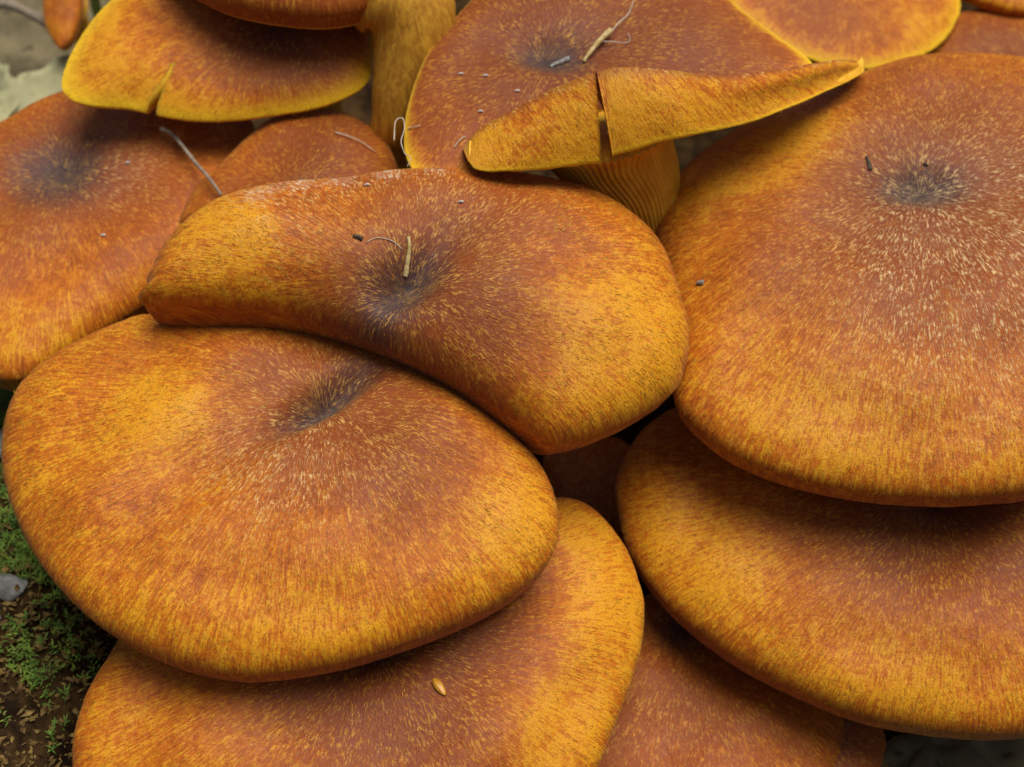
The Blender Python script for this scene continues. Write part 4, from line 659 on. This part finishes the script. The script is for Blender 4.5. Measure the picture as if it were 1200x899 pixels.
# the two folded lobes of the hollow cap's front margin
def lobe(key, bulge):
    cr, bo = [np.array(v) for v in LOBES[key]]
    k = 9
    cr, bo = spline(cr, k), spline(bo, k)
    n = len(cr); u = np.linspace(0, 1, n)
    hgt = np.linalg.norm(cr - bo, axis=1)
    rows = []
    back = np.array([0, 11.0, -13.0])
    for f in np.linspace(1, 0, 6)[:-1]:                       # behind the crest, down into the hollow
        rows.append(cr + back * (f * np.clip(hgt / 10, .25, 1))[:, None] + np.array([0, 0, 1.0]) * (1.6 * math.sin(f * math.pi) * np.clip(hgt / 14, .1, 1))[:, None])
    nv = 26
    for v in np.linspace(0, 1, nv):
        b = bulge * np.clip(hgt / 15, .05, 1) * math.sin(math.pi * min(1, v * .96 + .04)) ** .8
        b = b * (1 - .75 * np.clip((u - .35) / .3, 0, 1) * (key == 'right')) + (key == 'right') * np.clip((u - .30) / .3, 0, 1) * np.clip(hgt / 9, 0, 1) * 2.2 * math.sin(2 * math.pi * v) * (1 if v < .5 else .55)
        wav = .35 * np.sin(u * 11 + 1.5 * v + 1) * math.sin(math.pi * v)
        rows.append(cr * (1 - v) + bo * v + np.array([0, -.72, .69]) * (b * .55 + wav * .5)[:, None] * 1.0 + np.array([0, 0, .12]) * (np.sin(u * 37) * v ** 6)[:, None])
    th = np.clip(hgt / 10, .15, 1)[:, None]
    for off in ((0, .35, -.25), (0, .9, -.1), (0, 1.6, .3), (0, 3.0, .9), (0, 5.0, 1.5), (0, 8.0, 1.8)):
        rows.append(bo + np.array(off) * th)
    G = np.stack(rows, 1); r = G.shape[1]
    F, mi = [], []
    for i in range(n - 1):
        for j in range(r - 1):
            F.append((i * r + j, i * r + j + 1, (i + 1) * r + j + 1, (i + 1) * r + j)); mi.append(0 if j < 5 + nv - 1 else (1 if j < 5 + nv + 1 else 2))
    F.append(tuple(range(r))); mi.append(1 if key == 'right' else 0)
    F.append(tuple((n - 1) * r + j for j in range(r))[::-1]); mi.append(1 if key == 'left' else 0)
    o = mesh('margin_lobe', G.reshape(-1, 3) * MM, F, [M_CAP, M_EDGE, M_GILL], n_root)
    o.data.polygons.foreach_set('material_index', mi)
    c = np.array([12, 60])
    vv = np.concatenate([np.zeros(5), np.linspace(0, 1, nv), np.ones(6)])[None, :] * np.ones((n, 1))
    # planform: unrolled along the margin so the fibrils run over the fold
    plx = (u * np.linalg.norm(cr[-1] - cr[0]))[:, None] * np.ones((1, r)) + 3
    ply = -38 - vv * hgt[:, None]
    gold = np.clip(.62 + .35 * vv ** .7 + .12 * np.sin(u * 9)[:, None], 0, 1)
    purple = np.clip(.75 * np.exp(-(vv / .10) ** 2), 0, 1)
    pale = .15 + .5 * np.exp(-(vv / .12) ** 2)
    z = np.zeros_like(gold)
    add_attrs(o, np.stack([plx.ravel(), ply.ravel(), (.8 + .2 * vv).ravel()], -1), gold.ravel(), purple.ravel(), z.ravel(), pale.ravel(), 3.7, (np.clip((vv - .88) / .12, 0, 1) ** 1.5 * .9).ravel())
    P = G[:, 4:5 + nv]
    du = np.gradient(P, axis=0); dv = np.gradient(P, axis=1); Nn = np.cross(dv, du)
    Nn /= np.linalg.norm(Nn, axis=-1)[..., None] + 1e-9
    if Nn[n // 2, 12, 1] > 0: Nn = -Nn
    P = P[:-1, :-3]; Nn = Nn[:, :-3]; dv = dv[:, :-3]; sl = slice(4, 5 + nv - 3)
    # open strip: repeat no wrap (drop the last column of cells)
    fibrils_open(o, P, Nn[:-1], dv[:-1], gold[:-1, sl], purple[:-1, sl], pale[:-1, sl])
    return o

def fibrils_open(o, P, N_, rad, gold, purple, pale):
    Pw = np.concatenate([P, P[-1:]], 0)
    e = lambda a: np.concatenate([a, a[-1:]], 0)
    s = np.ones(Pw.shape[:2])
    # wrap cell (last->first) is given zero area by duplicating in reverse
    Pr = np.concatenate([Pw, Pw[::-1]], 0); f = lambda a: np.concatenate([e(a), e(a)[::-1]], 0)
    fibrils(o, Pr, f(N_), f(rad), np.concatenate([s, s]), f(gold), f(purple), f(pale), .55)

lobe('left', 3.6)
lobe('right', 3.6)

# ------------------------------------------------------------------ ground
def ground_h(x, y):
    """mm"""
    h = -92 + 45 / (1 + np.exp((x + 78) / 7)) * (1 / (1 + np.exp((y - 55) / 9)))
    h = h + 24 / (1 + np.exp((x + 95) / 10)) * (1 / (1 + np.exp(-(y - 70) / 10)))
    h = h + 38 * np.exp(-((x - 20) / 52) ** 2 - ((y - 52) / 40) ** 2)       # added mound under the cluster, raised to keep the gap dark
    h = h + 1.6 * np.sin(x * .21 + 1) * np.cos(y * .17) + 1.1 * np.sin(x * .43 + y * .31) + .7 * np.sin(x * .9 - y * .7) + .5 * np.cos(x * 1.7 + y * 1.3)
    return h

gx = np.concatenate([[-6000, -2500, -1000, -500, -320], np.arange(-230, 231, 2.2), [320, 500, 1000, 2500, 6000]])
gy = np.concatenate([[-6000, -2500, -1000, -500, -250], np.arange(-140, 321, 2.2), [420, 600, 1000, 2500, 6000]])
X, Y = np.meshgrid(gx, gy, indexing='ij')
Z = ground_h(np.clip(X, -230, 230), np.clip(Y, -140, 320)) + rng.normal(0, .35, X.shape)
ny = len(gy)
gv = np.stack([X, Y, Z], -1).reshape(-1, 3) * MM
gf = [(i * ny + j, (i + 1) * ny + j, (i + 1) * ny + j + 1, i * ny + j + 1) for i in range(len(gx) - 1) for j in range(ny - 1)]
tag(mesh('ground', gv, gf, M_SOIL), kind='structure')

# moss: leafy shoots over the rotten bark at the side of the cluster
def moss_patch():
    V, F = [], []
    n = 9500
    cx = rng.uniform(-135, -62, n); cy = rng.uniform(-75, 60, n)
    dn = np.sin(cx * .17 + 2) * np.cos(cy * .13 + .5) + .5 * np.sin(cx * .4 + cy * .3)
    up = (cy > -14) * .8
    ok = rng.random(n) < np.clip(.04 + up + .40 * dn, .03, 1)
    for x, y in zip(cx[ok], cy[ok]):
        z = float(ground_h(x, y))
        h = random.uniform(2.0, 5.5); lean = np.array([random.gauss(0, .45), random.gauss(0, .45) - .15, 1.0]); lean /= np.linalg.norm(lean)
        for k in range(random.randint(7, 12)):
            f = random.random(); p = np.array([x, y, z - .3]) + lean * h * f
            a = random.uniform(0, 6.283); d = np.array([math.cos(a), math.sin(a), random.uniform(.2, 1.1)]); d /= np.linalg.norm(d)
            w = np.cross(d, (0, 0, 1)); w /= np.linalg.norm(w) + 1e-9
            L = random.uniform(.7, 2.1); ww = random.uniform(.10, .22)
            i = len(V)
            V += [p, p + d * L * .45 + w * ww, p + d * L + np.array([0, 0, -.15]), p + d * L * .45 - w * ww]
            F.append((i, i + 1, i + 2, i + 3))
    o = mesh('moss', np.array(V) * MM, F, M_MOSS, sm=False)
    tag(o, 'green leafy moss on the dark rotten bark beside the mushrooms', 'moss', kind='stuff')
moss_patch()

# crumbs of bark and soil lying on the bark: nobody could count them
def crumbs():
    V, F = [], []
    base = np.array([(1, 0, 0), (-1, 0, 0), (0, 1, 0), (0, -1, 0), (0, 0, 1), (0, 0, -1)], float)
    fc = [(0, 2, 4), (2, 1, 4), (1, 3, 4), (3, 0, 4), (2, 0, 5), (1, 2, 5), (3, 1, 5), (0, 3, 5)]
    spots = [(random.uniform(-130, -62), random.uniform(-80, 60)) for _ in range(7500)] + [(random.uniform(60, 150), random.uniform(-75, 0)) for _ in range(500)] + [(random.uniform(-190, -90), random.uniform(100, 240)) for _ in range(500)]
    for x, y in spots:
        s = random.uniform(.2, .8)
        B = base * np.array([s * random.uniform(.6, 2.2), s * random.uniform(.5, 1), s * random.uniform(.3, .7)]) + rng.normal(0, s * .18, (6, 3))
        a = random.uniform(0, 6.28); ca, sa = math.cos(a), math.sin(a)
        B = B @ np.array([[ca, sa, 0], [-sa, ca, 0], [0, 0, 1]])
        i = len(V)
        V += list(B + np.array([x, y, float(ground_h(x, y)) + .2])); F += [tuple(i + q for q in t) for t in fc]
    o = mesh('bark_crumbs', np.array(V) * MM, F, M_TINT, sm=False)
    tag(o, 'loose brown crumbs of rotten bark and soil round the moss', 'debris', kind='stuff')
M_TINT = mat_simple('bark_crumb', (0.09, 0.055, 0.016), (0.26, 0.17, 0.05), 420, .85, .0003, .2, 0, (0.05, 0.03, 0.014))
crumbs()

# stones
def stone(x, y, s, mat, label, sq=(1, .8, .6), name='stone'):
    import bmesh
    bm = bmesh.new(); bmesh.ops.create_icosphere(bm, subdivisions=4, radius=1)
    k = random.uniform(0, 9)
    for v in bm.verts:
        c = v.co; d = 1 + .13 * math.sin(c.x * 2.7 + k) * math.cos(c.y * 3.1 + k) + .08 * math.sin(c.z * 5 + c.x * 4 + k) + .03 * math.sin(c.y * 13 + c.x * 11)
        v.co = Vector((c.x * sq[0], c.y * sq[1], c.z * sq[2])) * d * s * MM
    me = bpy.data.meshes.new(name); bm.to_mesh(me); bm.free(); me.materials.append(mat)
    o = bpy.data.objects.new(name, me); COL.objects.link(o); smooth(o)
    o.location = (x * MM, y * MM, (float(ground_h(x, y)) + s * sq[2] * .45) * MM); o.rotation_euler.z = random.uniform(0, 6)
    return tag(o, label, 'stone')
stone(-104, -15.5, 3.6, M_STONE, 'rough grey stone in the moss beside the broad orange-brown cap')
stone(-107, -22, 2.3, M_STONE, 'small grey pebble next to the rough grey stone in the moss')
stone(-113, 24, 4.6, M_STONE, 'grey-green stone in the moss below the dark-centred cap')
stone(-89, -55.5, 2.6, M_QUARTZ, 'white glistening pebble on the bark beside the golden-margined cap', (1.2, .9, .6), 'pebble')

# leaves of the litter
def leaf(P0, length, width, rz, tilt, roll, mat, label, curl=.25, name='fallen_leaf'):
    n, m = 34, 13
    V = []
    for i in range(n):
        t = i / (n - 1)
        w = width * math.sin(math.pi * t ** .8) ** .75 * (1 + .05 * math.sin(t * 40))
        for j in range(m):
            v = j / (m - 1) * 2 - 1
            z = curl * width * v * v * (0.6 + .6 * t) + .25 * width * math.sin(t * 3.1) * .5 + .05 * width * math.sin(t * 30 - abs(v) * 5) * (1 - abs(v) * .2) - .05 * width * math.exp(-(v * 7) ** 2)
            V.append(((t - .5) * length, v * w, z))
    V = np.array(V)
    th = .25
    nv = len(V)
    V2 = np.concatenate([V, V - np.array([0, 0, th])])
    F = []
    for i in range(n - 1):
        for j in range(m - 1):
            a = i * m + j
            F += [(a, a + m, a + m + 1, a + 1), (nv + a, nv + a + 1, nv + a + m + 1, nv + a + m)]
    for i in range(n - 1):
        a = i * m; F.append((a, a + nv, a + m + nv, a + m)); a += m - 1; F.append((a + nv, a, a + m, a + m + nv))
    o = mesh(name, V2 * MM, F, mat)
    o.rotation_euler = (math.radians(roll), math.radians(tilt), math.radians(rz))
    o.location = np.array(P0) * MM
    return tag(o, label, 'leaf')
leaf((-126, 140, -55), 60, 17, 62, -14, 18, M_LEAF_P, 'pale grey-green fallen leaf lying against the dark-centred cap', .2)
leaf((-150, 150, -60), 62, 18, 100, 8, -20, M_LEAF_P, 'pale fallen leaf with its blade curled, outermost of the litter', .3)
leaf((-140, 200, -62), 95, 26, 20, -6, 10, M_LEAF_G, 'grey-brown fallen leaf lying beneath the pale twig', .2)
leaf((-122, 205, -60), 70, 22, -50, 10, 25, M_LEAF_G, 'grey-brown fallen leaf behind the tiny orange button', .25)
leaf((112, -34, -84), 60, 17, 25, 6, -14, M_LEAF_G, 'grey fallen leaf in the shade below the plump golden-brown cap', .2)
leaf((84, -38, -86), 26, 7, 75, 10, 15, M_LEAF_Y, 'small ochre fallen leaf below the dull rust-red cap', .2)
leaf((95, -55, -87), 70, 20, -35, 0, 8, M_LEAF_G, 'dark fallen leaf lying flat under the grey fallen leaf', .12)

# a green shoot beside the tiny button
Vs, Fs = tube(spline(np.array([(-110, 172, -70), (-111, 168, -50), (-112, 163, -34), (-111, 160, -22), (-108, 158, -12)]), 8) * MM, np.linspace(2.0, 1.0, 33) * MM, 12, .6)
tag(recenter(mesh('green_shoot', Vs, Fs, M_SHOOT)), 'short green shoot between the tiny button and torn cap', 'shoot')

# ------------------------------------------------------------------ litter on the caps
def stick(key, r0, r1, mat, name, label, cat, k=8, seg=8, flat=1.0, wob=0.0):
    path = spline(np.array(DEBRIS[key]) if isinstance(key, str) else np.array(key), k)
    if wob: path = path + np.cumsum(rng.normal(0, wob, path.shape), 0) * .3
    u = np.linspace(0, 1, len(path))
    Vt, Ft = tube(path * MM, (r0 + (r1 - r0) * u) * (1 + .07 * np.sin(u * 23 + 1) + .05 * np.sin(u * 51)) * MM, seg, flat)
    return tag(recenter(mesh(name, Vt, Ft, mat)), label, cat)
stick('twig', .5, .38, M_TWIG, 'twig', 'bent grey twig bridging the dark-centred cap and small smooth cap', 'twig', wob=.05)
stick([(-146, 181, -41), (-139, 177, -39), (-130, 172, -41), (-124, 168, -46)], 1.5, 1.1, M_TWIG, 'twig', 'pale straight twig lying across the grey-brown leaves', 'twig')
stick('fibre_wisp', .13, .08, M_THREAD, 'fibre', 'curled pale root fibre by the ochre stem', 'fibre', wob=.04)
stick('thread', .07, .10, M_THREAD, 'fibre', 'fine pale thread leading to the straw on the lobed cap', 'fibre')
stick('straw', .28, .55, M_STRAW, 'straw', 'short yellow straw stuck in the lobed cap\'s navel', 'straw', flat=.5)
stick('speck_b', .3, .5, M_DARK, 'bark_bit', 'dark bark bit beside the fine thread on the lobed cap', 'bark')
stick('stalk', .35, .7, M_STRAW, 'stalk', 'tan dry stalk lying in the purple-brown hollow cap', 'stalk', wob=.05)
stick('root', .17, .08, M_THREAD, 'fibre', 'long pale rootlet running up from the tan dry stalk', 'fibre', wob=.06)
stick('root2', .12, .07, M_THREAD, 'fibre', 'hooked pale rootlet beside the tan dry stalk', 'fibre', wob=.05)
stick('bark_bit', .3, .65, M_STONE, 'bark_bit', 'grey bark bit near the tan dry stalk', 'bark', wob=.1)
stick('flake_c', .3, .55, M_DARK, 'bark_flake', 'brown bark flake on the largest streaked cap', 'bark', flat=.5)
stick('grain_c', .28, .3, M_DARK, 'grain', 'dark grain just behind the slate centre of the largest streaked cap', 'grain')
stick('grain_d', .4, .55, M_STONE, 'grain', 'grey grain on the largest cap next to the lobed cap\'s margin', 'grain')
stick('thread_k', .14, .10, M_THREAD, 'fibre', 'thin pale thread on the small smooth cap', 'fibre')
stick('thread_n', .12, .08, M_THREAD, 'fibre', 'short white thread on the hollow cap near the curled root fibre', 'fibre')
stick('thread_n2', .12, .08, M_THREAD, 'fibre', 'short white thread at the tip of the folded margin lobe', 'fibre')

# seed: a ribbed husk
pts = np.array(DEBRIS['seed']); path = spline(pts, 8); u = np.linspace(0, 1, len(path))
Vt, Ft = tube(path * MM, (.12 + .72 * np.sin(np.pi * u) ** .6) * MM, 24, .7, True, lambda v, a: .06 * math.cos(a * 6))
tag(recenter(mesh('seed', Vt, Ft, M_SEED)), 'loose orange ribbed seed lying on the golden-margined cap', 'seed')
where = ['on the hollow cap beside the folded lobe', 'on the hollow cap between stalk and folded lobe', 'on the hollow cap above the other crumbs', 'on the hollow cap near its outer margin',
         'near the grey centre of the dark-centred cap', 'on the dark-centred cap beside the lobed cap', 'on the frosted back edge of the lobed cap', 'on the lobed cap behind its navel']
for p, wtxt in zip(DEBRIS['specks'], where):
    p = np.array(p)
    stick([p + (-.5, 0, 0), p + (0, .1, .15), p + (.45, .1, 0)], .14, .24, M_WHITE, 'crumb', 'tiny white crumb ' + wtxt, 'crumb', k=4)
